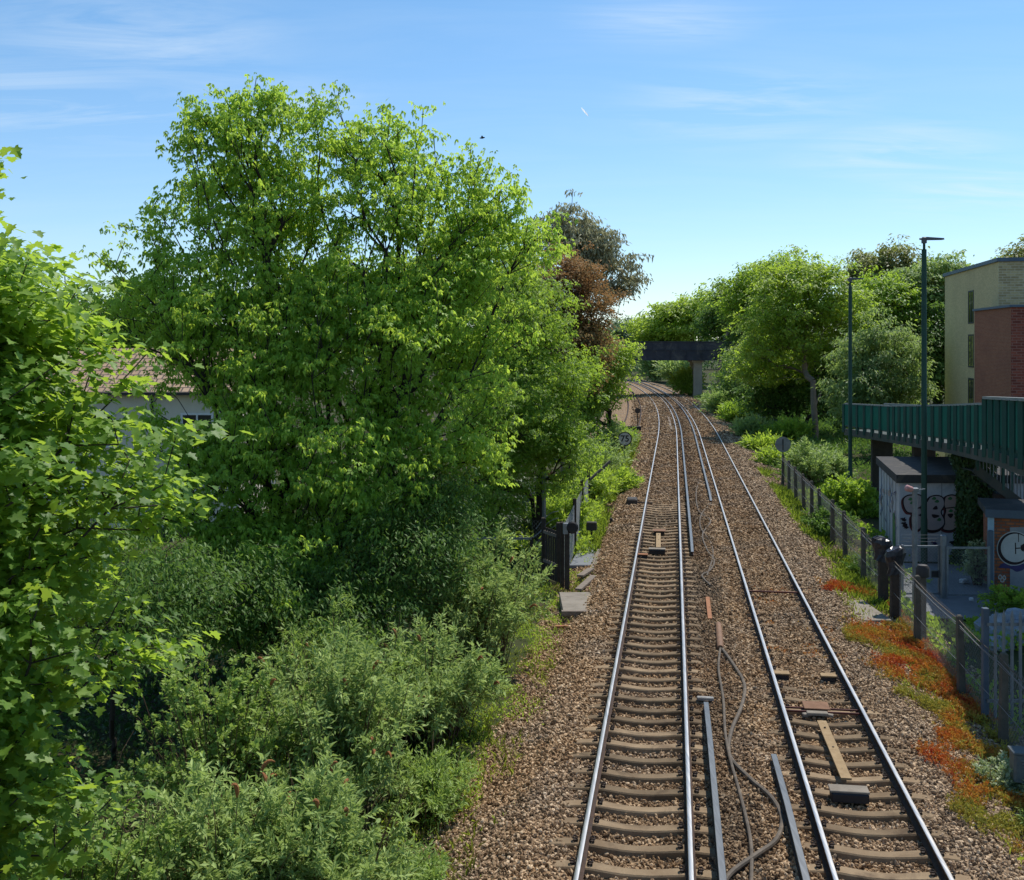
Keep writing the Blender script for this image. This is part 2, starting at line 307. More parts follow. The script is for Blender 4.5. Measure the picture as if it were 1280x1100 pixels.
# ------------------------------------------------------------------ mesh builder
class MB:
    def __init__(self):
        self.v = []; self.f = []; self.m = []
    def add(self, vs, fs, mi=0):
        o = len(self.v); self.v += [tuple(p) for p in vs]
        self.f += [tuple(i + o for i in f) for f in fs]; self.m += [mi] * len(fs)
        return self
    def box(self, c, s, rz=0.0, mi=0, taper=1.0, bev=0.0):
        """box with centre c and full size s, turned rz about z; taper scales the top; bev chamfers the upright edges and the top rim"""
        hx, hy, hz = s[0] / 2, s[1] / 2, s[2] / 2
        ca, sa = math.cos(rz), math.sin(rz)
        def T(x, y, z): return (c[0] + x * ca - y * sa, c[1] + x * sa + y * ca, c[2] + z)
        if bev <= 0:
            vs = [T(x * (taper if z > 0 else 1), y * (taper if z > 0 else 1), z) for z in (-hz, hz) for x, y in ((-hx, -hy), (hx, -hy), (hx, hy), (-hx, hy))]
            fs = [(3, 2, 1, 0), (4, 5, 6, 7)] + [(i, (i + 1) % 4, (i + 1) % 4 + 4, i + 4) for i in range(4)]
        else:
            b = min(bev, hx * 0.45, hy * 0.45, hz * 0.45)
            def ring(ax, ay, bb): return [(-ax + bb, -ay), (ax - bb, -ay), (ax, -ay + bb), (ax, ay - bb), (ax - bb, ay), (-ax + bb, ay), (-ax, ay - bb), (-ax, -ay + bb)]
            vs = [T(x, y, -hz) for x, y in ring(hx, hy, b)]
            vs += [T(x, y, hz - b) for x, y in ring(hx * taper, hy * taper, b)]
            vs += [T(x, y, hz) for x, y in ring(hx * taper - b, hy * taper - b, b * 0.4)]
            fs = [tuple(range(7, -1, -1)), tuple(range(16, 24))]
            for k in (0, 8): fs += [(k + i, k + (i + 1) % 8, k + 8 + (i + 1) % 8, k + 8 + i) for i in range(8)]
        return self.add(vs, fs, mi)
    def tube(self, pts, r, n=8, mi=0, caps=True):
        P = [Vector(p) for p in pts]; rr = r if isinstance(r, (list, tuple)) else [r] * len(P)
        vs = []; ref = None
        for i, p in enumerate(P):
            d = (P[min(i + 1, len(P) - 1)] - P[max(i - 1, 0)]).normalized()
            if ref is None:
                ref = Vector((0, 0, 1)) if abs(d.z) < 0.9 else Vector((1, 0, 0))
            s = d.cross(ref).normalized(); t = s.cross(d).normalized(); ref = t
            for k in range(n):
                a = 2 * math.pi * k / n
                vs.append(p + (s * math.cos(a) + t * math.sin(a)) * rr[i])
        fs = [(i * n + k, i * n + (k + 1) % n, (i + 1) * n + (k + 1) % n, (i + 1) * n + k) for i in range(len(P) - 1) for k in range(n)]
        if caps: fs += [tuple(range(n - 1, -1, -1)), tuple(range((len(P) - 1) * n, len(P) * n))]
        return self.add(vs, fs, mi)
    def bar(self, a, b, w, h, mi=0):
        """rectangular bar from a to b: w wide (horizontally), h deep"""
        a = Vector(a); b = Vector(b); d = (b - a).normalized()
        s = d.cross(Vector((0, 0, 1)))
        s = s.normalized() if s.length > 1e-6 else Vector((1, 0, 0))
        t = s.cross(d).normalized()
        vs = [p + s * sx * w / 2 + t * tz * h / 2 for p in (a, b) for sx, tz in ((-1, -1), (1, -1), (1, 1), (-1, 1))]
        return self.add(vs, [(0, 1, 2, 3), (7, 6, 5, 4)] + [(i + 4, (i + 1) % 4 + 4, (i + 1) % 4, i) for i in range(4)], mi)
    def disc(self, c, r, nrm, th, n=28, mi=0):
        c = Vector(c); nrm = Vector(nrm).normalized()
        return self.tube([c - nrm * th / 2, c + nrm * th / 2], r, n, mi)
    def quad(self, pts, mi=0):
        return self.add(pts, [tuple(range(len(pts)))], mi)
    def prism(self, poly, z0, z1, mi=0):
        """upright prism on a plan polygon (counter-clockwise)"""
        n = len(poly)
        vs = [(x, y, z0) for x, y in poly] + [(x, y, z1) for x, y in poly]
        return self.add(vs, [tuple(range(n - 1, -1, -1)), tuple(range(n, 2 * n))] + [(i, (i + 1) % n, n + (i + 1) % n, n + i) for i in range(n)], mi)

ORG = {}
def mats_of(m):
    return [MATS[k] for k in (m if isinstance(m, (list, tuple)) else [m])]
def uv_metres(me):
    uvl = me.uv_layers.new(name='UVMap')
    nl = len(me.loops); co = np.empty(len(me.vertices) * 3); me.vertices.foreach_get('co', co); co = co.reshape(-1, 3)
    vi = np.empty(nl, int); me.loops.foreach_get('vertex_index', vi)
    out = np.zeros((nl, 2))
    for p in me.polygons:
        n = p.normal; ls = slice(p.loop_start, p.loop_start + p.loop_total); q = co[vi[ls]]
        if abs(n.z) > 0.9: out[ls] = q[:, :2]
        else:
            t = Vector((-n.y, n.x, 0)).normalized()
            k = math.sqrt(max(1 - n.z * n.z, 1e-6))
            out[ls, 0] = q[:, 0] * t.x + q[:, 1] * t.y; out[ls, 1] = q[:, 2] / k
    uvl.data.foreach_set('uv', out.ravel())
def mesh_of(name, mb, mat, org=(0, 0, 0), smooth=False, uv=False):
    me = bpy.data.meshes.new(name)
    me.from_pydata([(x - org[0], y - org[1], z - org[2]) for x, y, z in mb.v], [], mb.f)
    for m_ in mats_of(mat): me.materials.append(m_)
    if any(mb.m): me.polygons.foreach_set('material_index', mb.m)
    if smooth:
        me.polygons.foreach_set('use_smooth', [True] * len(me.polygons))
        me.set_sharp_from_angle(angle=math.radians(40))
    me.update()
    if uv: uv_metres(me)
    return me
def tag(o, label=None, cat=None, group=None, kind=None):
    if label: o['label'] = label
    if cat: o['category'] = cat
    if group: o['group'] = group
    if kind: o['kind'] = kind
    return o
def link(name, me, loc=(0, 0, 0), parent=None):
    o = bpy.data.objects.new(name, me); COL.objects.link(o); o.location = loc
    if parent is not None: o.parent = parent
    return o
def thing(name, label, cat, org=(0, 0, 0), group=None):
    o = link(name, None, org); o.empty_display_size = 0.3
    ORG[o.name] = tuple(org)
    return tag(o, label, cat, group)
def part(name, mb, mat, parent, smooth=False, uv=False):
    """mesh in world metres hung under a thing (or under one of its parts)"""
    org = ORG[parent.name]
    o = link(name, mesh_of(name, mb, mat, org, smooth, uv), (0, 0, 0), parent)
    ORG[o.name] = org
    return o
def solo(name, mb, mat, label, cat, org=(0, 0, 0), group=None, smooth=False, uv=False):
    o = link(name, mesh_of(name, mb, mat, org, smooth, uv), org)
    return tag(o, label, cat, group)
def struct(name, mb, mat, smooth=False, uv=False):
    return tag(link(name, mesh_of(name, mb, mat, (0, 0, 0), smooth, uv)), kind='structure')
def copy_thing(o, loc=None, rz=None):
    c = o.copy(); COL.objects.link(c)
    if loc is not None: c.location = loc
    if rz is not None: c.rotation_euler = (0, 0, rz)
    for ch in o.children:
        d = ch.copy(); COL.objects.link(d); d.parent = c
        for g_ in ch.children:
            e = g_.copy(); COL.objects.link(e); e.parent = d
    return c
def spline(pts, closed=False, k=6):
    P = [np.array(p, float) for p in pts]; n = len(P); out = []
    rng = range(n) if closed else range(n - 1)
    for i in rng:
        p0 = P[(i - 1) % n] if closed or i > 0 else P[i]; p1 = P[i]; p2 = P[(i + 1) % n]
        p3 = P[(i + 2) % n] if closed or i + 2 < n else P[min(i + 1, n - 1)]
        for t in np.arange(k) / k:
            out.append(0.5 * (2 * p1 + (p2 - p0) * t + (2 * p0 - 5 * p1 + 4 * p2 - p3) * t * t + (3 * p1 - p0 - 3 * p2 + p3) * t ** 3))
    if not closed: out.append(P[-1])
    return [tuple(p) for p in out]
# ------------------------------------------------------------------ foliage
def tpl_lance(w=0.16, fold=0.05, droop=0.12):
    v = np.array([(0, 0, 0), (-w, 0.42, fold), (0, 1, -droop), (w, 0.42, fold), (0, 0.5, 0)])
    return v, [(0, 4, 1), (1, 4, 2), (0, 3, 4), (3, 2, 4)]
def tpl_blade(w=0.22, fold=0.06, droop=0.1):
    v = np.array([(0, 0, 0), (-w, 0.45, fold), (0, 1, -droop), (w, 0.45, fold)])
    return v, [(0, 2, 1), (0, 3, 2)]
def tpl_maple():
    out = [(0.0, 0.02), (-0.16, -0.07), (-0.38, -0.04), (-0.31, 0.10), (-0.36, 0.19), (-0.60, 0.36), (-0.44, 0.40), (-0.30, 0.47), (-0.24, 0.56), (-0.28, 0.74), (-0.14, 0.80), (0.0, 1.0), (0.14, 0.80), (0.28, 0.74), (0.24, 0.56), (0.30, 0.47), (0.44, 0.40), (0.60, 0.36), (0.36, 0.19), (0.31, 0.10), (0.38, -0.04), (0.16, -0.07)]
    v = [(x, y, 0.10 * abs(x) - 0.16 * max(0, y - 0.3) ** 1.5) for x, y in out] + [(0, 0.3, -0.02)]
    n = len(out)
    return np.array(v), [(n, (i + 1) % n, i) for i in range(n)]
def tpl_spray(k=5, w=0.15, ln=0.62, droop=0.35):
    """compound leaf: k leaflets along a drooping stalk"""
    v = []; f = []
    pairs = (k - 1) // 2
    items = [(1.0 - 0.62, 0.0, 1.0)] + [(0.12 + 0.3 * i / max(pairs, 1), s * 1.05, 0.85) for i in range(pairs) for s in (-1, 1)]
    for y0, a, sc in items:
        b = len(v)
        d = np.array((math.sin(a), math.cos(a))); s = np.array((d[1], -d[0]))
        for t, ww, dz in ((0, 0, 0), (0.45, -w, 0.04), (1.0, 0, -droop), (0.45, w, 0.04)):
            p = np.array((0, y0)) + d * t * ln * sc + s * ww * sc
            v.append((p[0], p[1], dz * sc - 0.15 * y0))
        f += [(b, b + 2, b + 1), (b, b + 3, b + 2)]
    return np.array(v), f
TPL = dict(lance=tpl_lance(), willow=tpl_blade(0.15, 0.04, 0.22), round=tpl_blade(0.36, 0.08, 0.08), blade=tpl_blade(), maple=tpl_maple(), spray=tpl_spray(5), trio=tpl_spray(3, 0.2, 0.6, 0.2), grass=tpl_blade(0.045, 0.01, 0.25))

def norm(a): return a / np.maximum(np.linalg.norm(a, axis=1, keepdims=True), 1e-9)
def leaves(name, pos, axis, nrm, size, tint, tpl, mat, org=(0, 0, 0)):
    tv, tf = TPL[tpl]
    n = len(pos); k = len(tv); curl = 0.2 + 2.0 * np.random.RandomState(n).rand(n)[:, None, None] ** 1.3
    ax = norm(axis); sd = norm(np.cross(ax, nrm)); nz = np.cross(sd, ax)
    V = pos[:, None, :] - np.array(org) + size[:, None, None] * (tv[None, :, 0, None] * sd[:, None] + tv[None, :, 1, None] * ax[:, None] + tv[None, :, 2, None] * curl * nz[:, None])
    fl = np.array([i for f in tf for i in f]); ft = np.array([len(f) for f in tf])
    loops = (np.arange(n)[:, None] * k + fl[None]).ravel()
    tot = np.tile(ft, n); start = np.concatenate([[0], np.cumsum(tot)[:-1]])
    me = bpy.data.meshes.new(name)
    me.vertices.add(n * k); me.vertices.foreach_set('co', V.astype(np.float32).ravel())
    me.loops.add(len(loops)); me.loops.foreach_set('vertex_index', loops.astype(np.int32))
    me.polygons.add(len(tot)); me.polygons.foreach_set('loop_start', start.astype(np.int32))
    a = me.attributes.new('tint', 'FLOAT', 'POINT'); a.data.foreach_set('value', np.repeat(tint, k).astype(np.float32))
    me.materials.append(MATS[mat])
    me.update(calc_edges=True)
    return me

def tubes_mesh(name, A, B, RA, RB, mat, org, n=5):
    """many tapered limbs as one bark surface"""
    d = norm(B - A); ref = np.where(np.abs(d[:, 2:3]) < 0.9, np.array([[0, 0, 1.0]]), np.array([[1.0, 0, 0]]))
    s = norm(np.cross(d, ref)); t = np.cross(s, d); m = len(A)
    an = 2 * np.pi * np.arange(n) / n
    ring = np.cos(an)[None, :, None] * s[:, None] + np.sin(an)[None, :, None] * t[:, None]
    V = np.concatenate([A[:, None] + ring * RA[:, None, None], B[:, None] + d[:, None] * RB[:, None, None] * 0.4 + ring * RB[:, None, None]], 1) - np.array(org)
    q = np.array([(i, (i + 1) % n, n + (i + 1) % n, n + i) for i in range(n)])
    loops = (np.arange(m)[:, None, None] * 2 * n + q[None]).ravel()
    me = bpy.data.meshes.new(name)
    me.vertices.add(m * 2 * n); me.vertices.foreach_set('co', V.astype(np.float32).ravel())
    me.loops.add(len(loops)); me.loops.foreach_set('vertex_index', loops.astype(np.int32))
    me.polygons.add(m * n); me.polygons.foreach_set('loop_start', np.arange(m * n, dtype=np.int32) * 4)
    me.polygons.foreach_set('use_smooth', np.ones(m * n, bool))
    me.materials.append(MATS[mat]); me.update(calc_edges=True)
    return me

def in_lobes(r, lobes, n, shell=0.45):
    L = np.array([l[0] for l in lobes], float); R = np.array([l[1] for l in lobes], float)
    w = (R.prod(1)) ** 0.75; w /= w.sum()
    k = r.choice(len(L), n, p=w)
    d = norm(r.normal(size=(n, 3))) * (r.rand(n, 1) ** shell)
    return L[k] + d * R[k], norm(d / R[k]), k

def tree(name, label, cat, base, lobes, ends=90, subs=7, per=22, leaf='trio', size=0.16, mat='leaf_fresh', bark='bark_grey', r0=0.2, fork=0.25,
         seed=1, sub_s=0.45, leaf_s=0.22, droop=0.35, flat=0.9, tipr=0.006, group=None, stems=1, var=0.28, light_top=0.25, limb_min=0.0, crown='crown', trunk='trunk', shell=0.45, twigs=True, squash=0.5, direct=0.30):
    """lobes: list of (centre, radii) in world metres. Branch ends fill the lobes, a limb structure grows to reach them, leaf clumps sit on the twigs."""
    r = np.random.RandomState(seed); base = np.array(base, float)
    E, out, kk = in_lobes(r, lobes, ends, shell)
    top = max(l[0][2] + l[1][2] for l in lobes); bot = min(l[0][2] - l[1][2] for l in lobes); mid = np.mean([l[0] for l in lobes], 0)
    nodes = [base]; par = [-1]; pl = [0.0]
    fk = base.copy(); fk[2] = base[2] + (top - base[2]) * fork
    for s in range(stems):
        lean = (r.normal(size=3) * 0.22 * (stems > 1) + (mid - base) * 0.12) * (top - base[2]) * 0.12; lean[2] = 0
        prev = 0
        for t in np.linspace(0.2, 1, 5):
            nodes.append(base * (1 - t) + (fk + lean) * t + r.normal(size=3) * 0.03); par.append(prev); pl.append(t * (fk[2] - base[2])); prev = len(nodes) - 1
    start = len(nodes)
    order = np.argsort(np.linalg.norm(E - fk, axis=1))
    def grow(p, step, first=0):
        A = np.array(nodes[first:]); d = p - A; dist = np.linalg.norm(d, axis=1)
        cost = dist + direct * np.array(pl[first:]) + np.maximum(0, -d[:, 2]) * 0.9
        i = int(np.argmin(cost)) + first; a = nodes[i]; L = dist[i - first]
        k = max(1, int(L / step)); prev = i
        up = np.array([0, 0, 0.14 * L])
        for q in range(1, k + 1):
            t = q / k
            nodes.append(a + (p - a) * t + up * math.sin(math.pi * t) + (r.normal(size=3) * 0.035 * min(L, 2.5) if q < k else 0)); par.append(prev); pl.append(pl[i] + L * t); prev = len(nodes) - 1
        return prev
    scale = (top - bot)
    for i in order: grow(E[i], max(0.35, scale * 0.05))
    tips = []; tdir = []; tint0 = []; cl = r.rand(ends)
    for i in order:
        for q in range(subs):
            p = E[i] + r.normal(size=3) * sub_s * np.array([1, 1, 0.7]) + out[i] * sub_s * 0.5
            tips.append(p); tdir.append(out[i]); tint0.append(cl[i])
            if twigs: grow(p, 0.6, first=start if start < len(nodes) else 0)
    tips = np.array(tips); tdir = np.array(tdir); tint0 = np.array(tint0)
    Np = np.array(nodes); P = np.array(par)
    cnt = np.zeros(len(Np)); has = np.zeros(len(Np), bool); has[P[P >= 0]] = True; cnt[~has] = 1
    for i in range(len(Np) - 1, 0, -1): cnt[P[i]] += cnt[i]
    rad = np.maximum(r0 * (cnt / cnt[0]) ** 0.5, tipr)
    sel = np.arange(1, len(Np))
    o = thing(name, label, cat, tuple(base), group)
    tm = tubes_mesh(trunk, Np[P[sel]], Np[sel], np.minimum(rad[P[sel]], rad[sel] * 1.5), rad[sel], bark, base)
    t_ = link(trunk, tm, (0, 0, 0), o)
    n = len(tips) * per
    pos = np.repeat(tips, per, 0) + r.normal(size=(n, 3)) * leaf_s * np.array([1, 1, squash])
    od = np.repeat(tdir, per, 0)
    hor = r.normal(size=(n, 3)) + od * 0.8; hor[:, 2] = -droop * (0.5 + r.rand(n)) * 1.5
    nr = np.array([0, 0, flat]) + r.normal(size=(n, 3)) * 0.45 + od * 0.4
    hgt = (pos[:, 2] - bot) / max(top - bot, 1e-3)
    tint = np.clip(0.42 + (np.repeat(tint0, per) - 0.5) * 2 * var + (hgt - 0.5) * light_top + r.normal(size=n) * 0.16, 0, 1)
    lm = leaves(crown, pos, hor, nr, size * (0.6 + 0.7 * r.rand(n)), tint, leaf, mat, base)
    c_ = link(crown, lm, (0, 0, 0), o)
    ORG[t_.name] = ORG[c_.name] = tuple(base)
    o['_n'] = n; del o['_n']
    return o

def shrub(name, label, base, rx, ry, h, n_stem=40, per=60, leaf='willow', size=0.13, mat='leaf_buddleia', seed=1, group=None, cat='shrub', spikes=0, arch=0.35, stem='stalk_brown', lean=(0, 0), flat=1.1, up=0.4, var=0.25, leaf_s=0.09):
    """many arching stems from a stool, leaves along their upper two thirds, optional brown flower spikes at their ends"""
    r = np.random.RandomState(seed); base = np.array(base, float)
    A = []; B = []; RA = []; RB = []; pos = []; axs = []; tn = []; ends = []
    for s in range(n_stem):
        a = r.rand() * 2 * np.pi; q = r.rand() ** 0.6
        e = base + np.array([math.cos(a) * rx * q + lean[0], math.sin(a) * ry * q + lean[1], h * (0.45 + 0.62 * r.rand()) * (1 - 0.42 * q ** 2)])
        b0 = base + np.array([math.cos(a) * rx * q * 0.35, math.sin(a) * ry * q * 0.35, -0.05])
        c = (b0 + e) / 2 + np.array([math.cos(a) * rx * -0.12, math.sin(a) * ry * -0.12, h * arch * 0.6]) + r.normal(size=3) * 0.1
        pts = [(1 - t) ** 2 * b0 + 2 * t * (1 - t) * c + t * t * e for t in np.linspace(0, 1, 7)]
        for i in range(6):
            A.append(pts[i]); B.append(pts[i + 1]); RA.append(0.016 * (1 - i / 7)); RB.append(0.016 * (1 - (i + 1) / 7))
        ct = r.rand(); ends.append((pts[-1], pts[-1] - pts[-2]))
        t = 0.25 + 0.75 * r.rand(per) ** 0.7
        p = ((1 - t) ** 2)[:, None] * b0 + (2 * t * (1 - t))[:, None] * c + (t * t)[:, None] * e
        # side shoots: opposite leaves along short twigs that leave the stem
        nk = 11; ns = max(3, per // nk); t = np.sort(0.12 + 0.88 * r.rand(ns) ** 0.7); t[-1] = 1.0
        p = ((1 - t) ** 2)[:, None] * b0 + (2 * t * (1 - t))[:, None] * c + (t * t)[:, None] * e
        d = (e - b0) / np.linalg.norm(e - b0)
        sd_ = norm(d * 0.55 + r.normal(size=(ns, 3)) * 0.55 + np.array([math.cos(a), math.sin(a), 0.5]) * 0.35)
        sl = size * (1.5 + 2.2 * r.rand(ns)) * (0.7 + 0.5 * (1 - np.abs(2 * t - 1.2)))
        kk = np.tile(np.arange(nk), ns) / nk; P = np.repeat(p, nk, 0); S = np.repeat(sd_, nk, 0); L_ = np.repeat(sl, nk)
        pos.append(P + S * (L_ * kk)[:, None] + r.normal(size=(ns * nk, 3)) * 0.012)
        pr = norm(np.cross(S, r.normal(size=(ns * nk, 3))))
        axs.append(S * (up * 1.2 + 0.6 * kk[:, None]) + pr * (1.1 - 0.6 * kk[:, None]))
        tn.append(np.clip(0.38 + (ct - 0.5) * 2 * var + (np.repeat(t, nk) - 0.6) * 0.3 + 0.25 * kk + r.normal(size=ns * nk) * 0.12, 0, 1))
    for s in range(n_stem // 5):      # bare dry stems left from last year
        a = r.rand() * 2 * np.pi; q = 0.5 + 0.5 * r.rand(); b0 = base + np.array([math.cos(a) * rx * q * 0.5, math.sin(a) * ry * q * 0.5, 0])
        e = base + np.array([math.cos(a) * rx * q * 1.05, math.sin(a) * ry * q * 1.05, h * (0.55 + 0.5 * r.rand())]); c = (b0 + e) / 2 + np.array([0, 0, h * 0.3]) + r.normal(size=3) * 0.15
        pts = [(1 - t) ** 2 * b0 + 2 * t * (1 - t) * c + t * t * e for t in np.linspace(0, 1, 7)]
        for i in range(6): A.append(pts[i]); B.append(pts[i + 1]); RA.append(0.010 * (1.1 - i / 7)); RB.append(0.010 * (1.1 - (i + 1) / 7))
    pos = np.concatenate(pos); axs = np.concatenate(axs); tn = np.concatenate(tn); n = len(pos)
    nr = np.array([0, 0, flat]) + r.normal(size=(n, 3)) * 0.5
    o = thing(name, label, cat, tuple(base), group)
    s_ = link('stem', tubes_mesh('stem', np.array(A), np.array(B), np.array(RA), np.array(RB), stem, base, 4), (0, 0, 0), o)
    f_ = link('foliage', leaves('foliage', pos, axs, nr, size * (0.55 + 0.8 * r.rand(n)), tn, leaf, mat, base), (0, 0, 0), o)
    ORG[s_.name] = ORG[f_.name] = tuple(base)
    for k in range(spikes):
        p, d = ends[k]; d = d / np.linalg.norm(d)
        w = MB(); L = 0.16 + 0.10 * r.rand()
        side = np.array([d[1], -d[0], 0.0]); side /= max(np.linalg.norm(side), 1e-6)
        pts = [p + d * L * t + side * 0.35 * L * t * t + np.array([0, 0, 0.25 * L * math.sin(2.6 * t) - 0.35 * L * t * t + 0.02]) for t in np.linspace(0, 1, 6)]
        w.tube(pts, [0.014, 0.026, 0.028, 0.024, 0.016, 0.006], 6)
        part('flower_spike', w, 'seed_brown', o)
    return o
# ------------------------------------------------------------------ ground and ballast
def axis_steps(lo, hi, near, far_step, grow):
    a = [0.0]; s = near
    while a[-1] < hi: a.append(a[-1] + s); s = min(s * grow, far_step)
    b = [0.0]; s = near
    while b[-1] > lo: b.append(b[-1] - s); s = min(s * grow, far_step)
    return np.array(sorted(set(b[1:] + a)))
def ground_h(X, Y):
    u = X - cx(np.clip(Y, 0, 300))
    z = -0.60 + (fbm(X * 0.35, Y * 0.35) - 0.5) * 0.16
    return np.where((u > -2.2) & (u < 6.0) & (Y < 395) & (Y > 3), -1.1, z)
def grid_mesh(name, X, Y, Z, mat):
    ny, nx = X.shape
    V = np.stack([X, Y, Z], -1).reshape(-1, 3)
    i = np.arange((ny - 1) * (nx - 1)); r_ = i // (nx - 1); c_ = i % (nx - 1); a = r_ * nx + c_
    q = np.stack([a, a + 1, a + nx + 1, a + nx], 1)
    me = bpy.data.meshes.new(name)
    me.vertices.add(len(V)); me.vertices.foreach_set('co', V.astype(np.float32).ravel())
    me.loops.add(q.size); me.loops.foreach_set('vertex_index', q.astype(np.int32).ravel())
    me.polygons.add(len(q)); me.polygons.foreach_set('loop_start', np.arange(len(q), dtype=np.int32) * 4)
    me.polygons.foreach_set('use_smooth', np.ones(len(q), bool))
    me.materials.append(MATS[mat]); me.update(calc_edges=True)
    return me
gx = axis_steps(-1800, 1800, 0.6, 120, 1.06); gy = axis_steps(-200, 2600, 0.7, 120, 1.03)
GX, GY = np.meshgrid(gx, gy)
tag(link('ground', grid_mesh('ground', GX, GY, ground_h(GX, GY), 'earth')), kind='structure')

def sm(a, b, x): t = np.clip((x - a) / (b - a), 0, 1); return t * t * (3 - 2 * t)
def bed(u, Y):
    near = np.interp(u, [-5, -3.6, -2.4, -1.75, -1.3, -0.7, 0, 0.7, 1.3, 1.7, 2.1, 2.7, T2, 4.1, 4.7, 5.1, 6.2, 7.4, 9], [-0.95, -0.70, -0.47, -0.205, -0.195, -0.275, -0.315, -0.275, -0.20, -0.17, -0.17, -0.27, -0.305, -0.27, -0.18, -0.18, -0.38, -0.60, -0.95])
    full = np.interp(u, [-5, -3.6, -2.4, -1.75, -1.3, 1.7, 2.7, 4.7, 5.1, 6.2, 7.4, 9], [-0.95, -0.70, -0.47, -0.19, -0.15, -0.15, -0.14, -0.14, -0.16, -0.42, -0.60, -0.95])
    side = np.interp(u, [-8.5, -6.2, -5.0, -1.75, -1.3], [-0.95, -0.40, -0.30, -0.25, -0.15])
    left = sm(47, 57, Y); right = np.maximum(sm(27, 37, Y), 0.75 * sm(21.5, 23.5, Y) * (1 - sm(23.5, 30, Y)) * 0)
    right = np.clip(sm(32, 38, Y) + 0.52 * sm(20.5, 24.5, Y), 0, 1)
    w = np.where(u < 1.7, left, right)
    z = near * (1 - w) + full * w
    ws = sm(86, 94, Y); z = np.where(u < -1.3, z * (1 - ws) + side * ws, z)
    return z
us = np.linspace(-9, 9, 121); ys = [7.0]
while ys[-1] < 420: ys.append(ys[-1] + max(0.16, 0.0075 * ys[-1]))
UU, YY = np.meshgrid(us, np.array(ys)); SL = slope(YY); NN = np.sqrt(1 + SL * SL)
BX = cx(YY) + UU / NN; BY = YY - UU * SL / NN
BZ = bed(UU, YY) + (fbm(BX * 2.3, BY * 2.3) - 0.5) * 0.06
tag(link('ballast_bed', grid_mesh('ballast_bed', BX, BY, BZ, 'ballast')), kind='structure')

# loose stones on the bed: uncountable, one stuff object
def scatter_bed(y0, y1, dens, rs):
    n = int((y1 - y0) * 11.5 * dens)
    Y = y0 + (y1 - y0) * rs.rand(n); u = -3.7 + 11.3 * rs.rand(n)
    edge = np.clip((u + 3.7) / 1.0, 0, 1) * np.clip((7.7 - u) / 1.2, 0, 1)
    keep = rs.rand(n) < np.clip(edge + 0.05, 0, 1) ** 0.7
    return u[keep], Y[keep]
rs = np.random.RandomState(5)
SU, SY, SS = [], [], []
for y0, y1, dens, sz in ((11.5, 19, 600, 0.030), (19, 28, 480, 0.031), (28, 42, 320, 0.036), (42, 62, 150, 0.047), (62, 90, 66, 0.062), (90, 125, 34, 0.078), (125, 175, 18, 0.10)):
    u, y = scatter_bed(y0, y1, dens, rs); SU.append(u); SY.append(y); SS.append(sz * (0.55 + 0.95 * rs.rand(len(u)) ** 2.0))
SU = np.concatenate(SU); SY = np.concatenate(SY); SS = np.concatenate(SS)
s_ = slope(SY); n_ = np.sqrt(1 + s_ * s_); PX = cx(SY) + SU / n_; PY = SY - SU * s_ / n_
PZ = bed(SU, SY) + (fbm(PX * 2.3, PY * 2.3) - 0.5) * 0.06 + SS * (rs.rand(len(SS)) * 0.9 - 0.1)
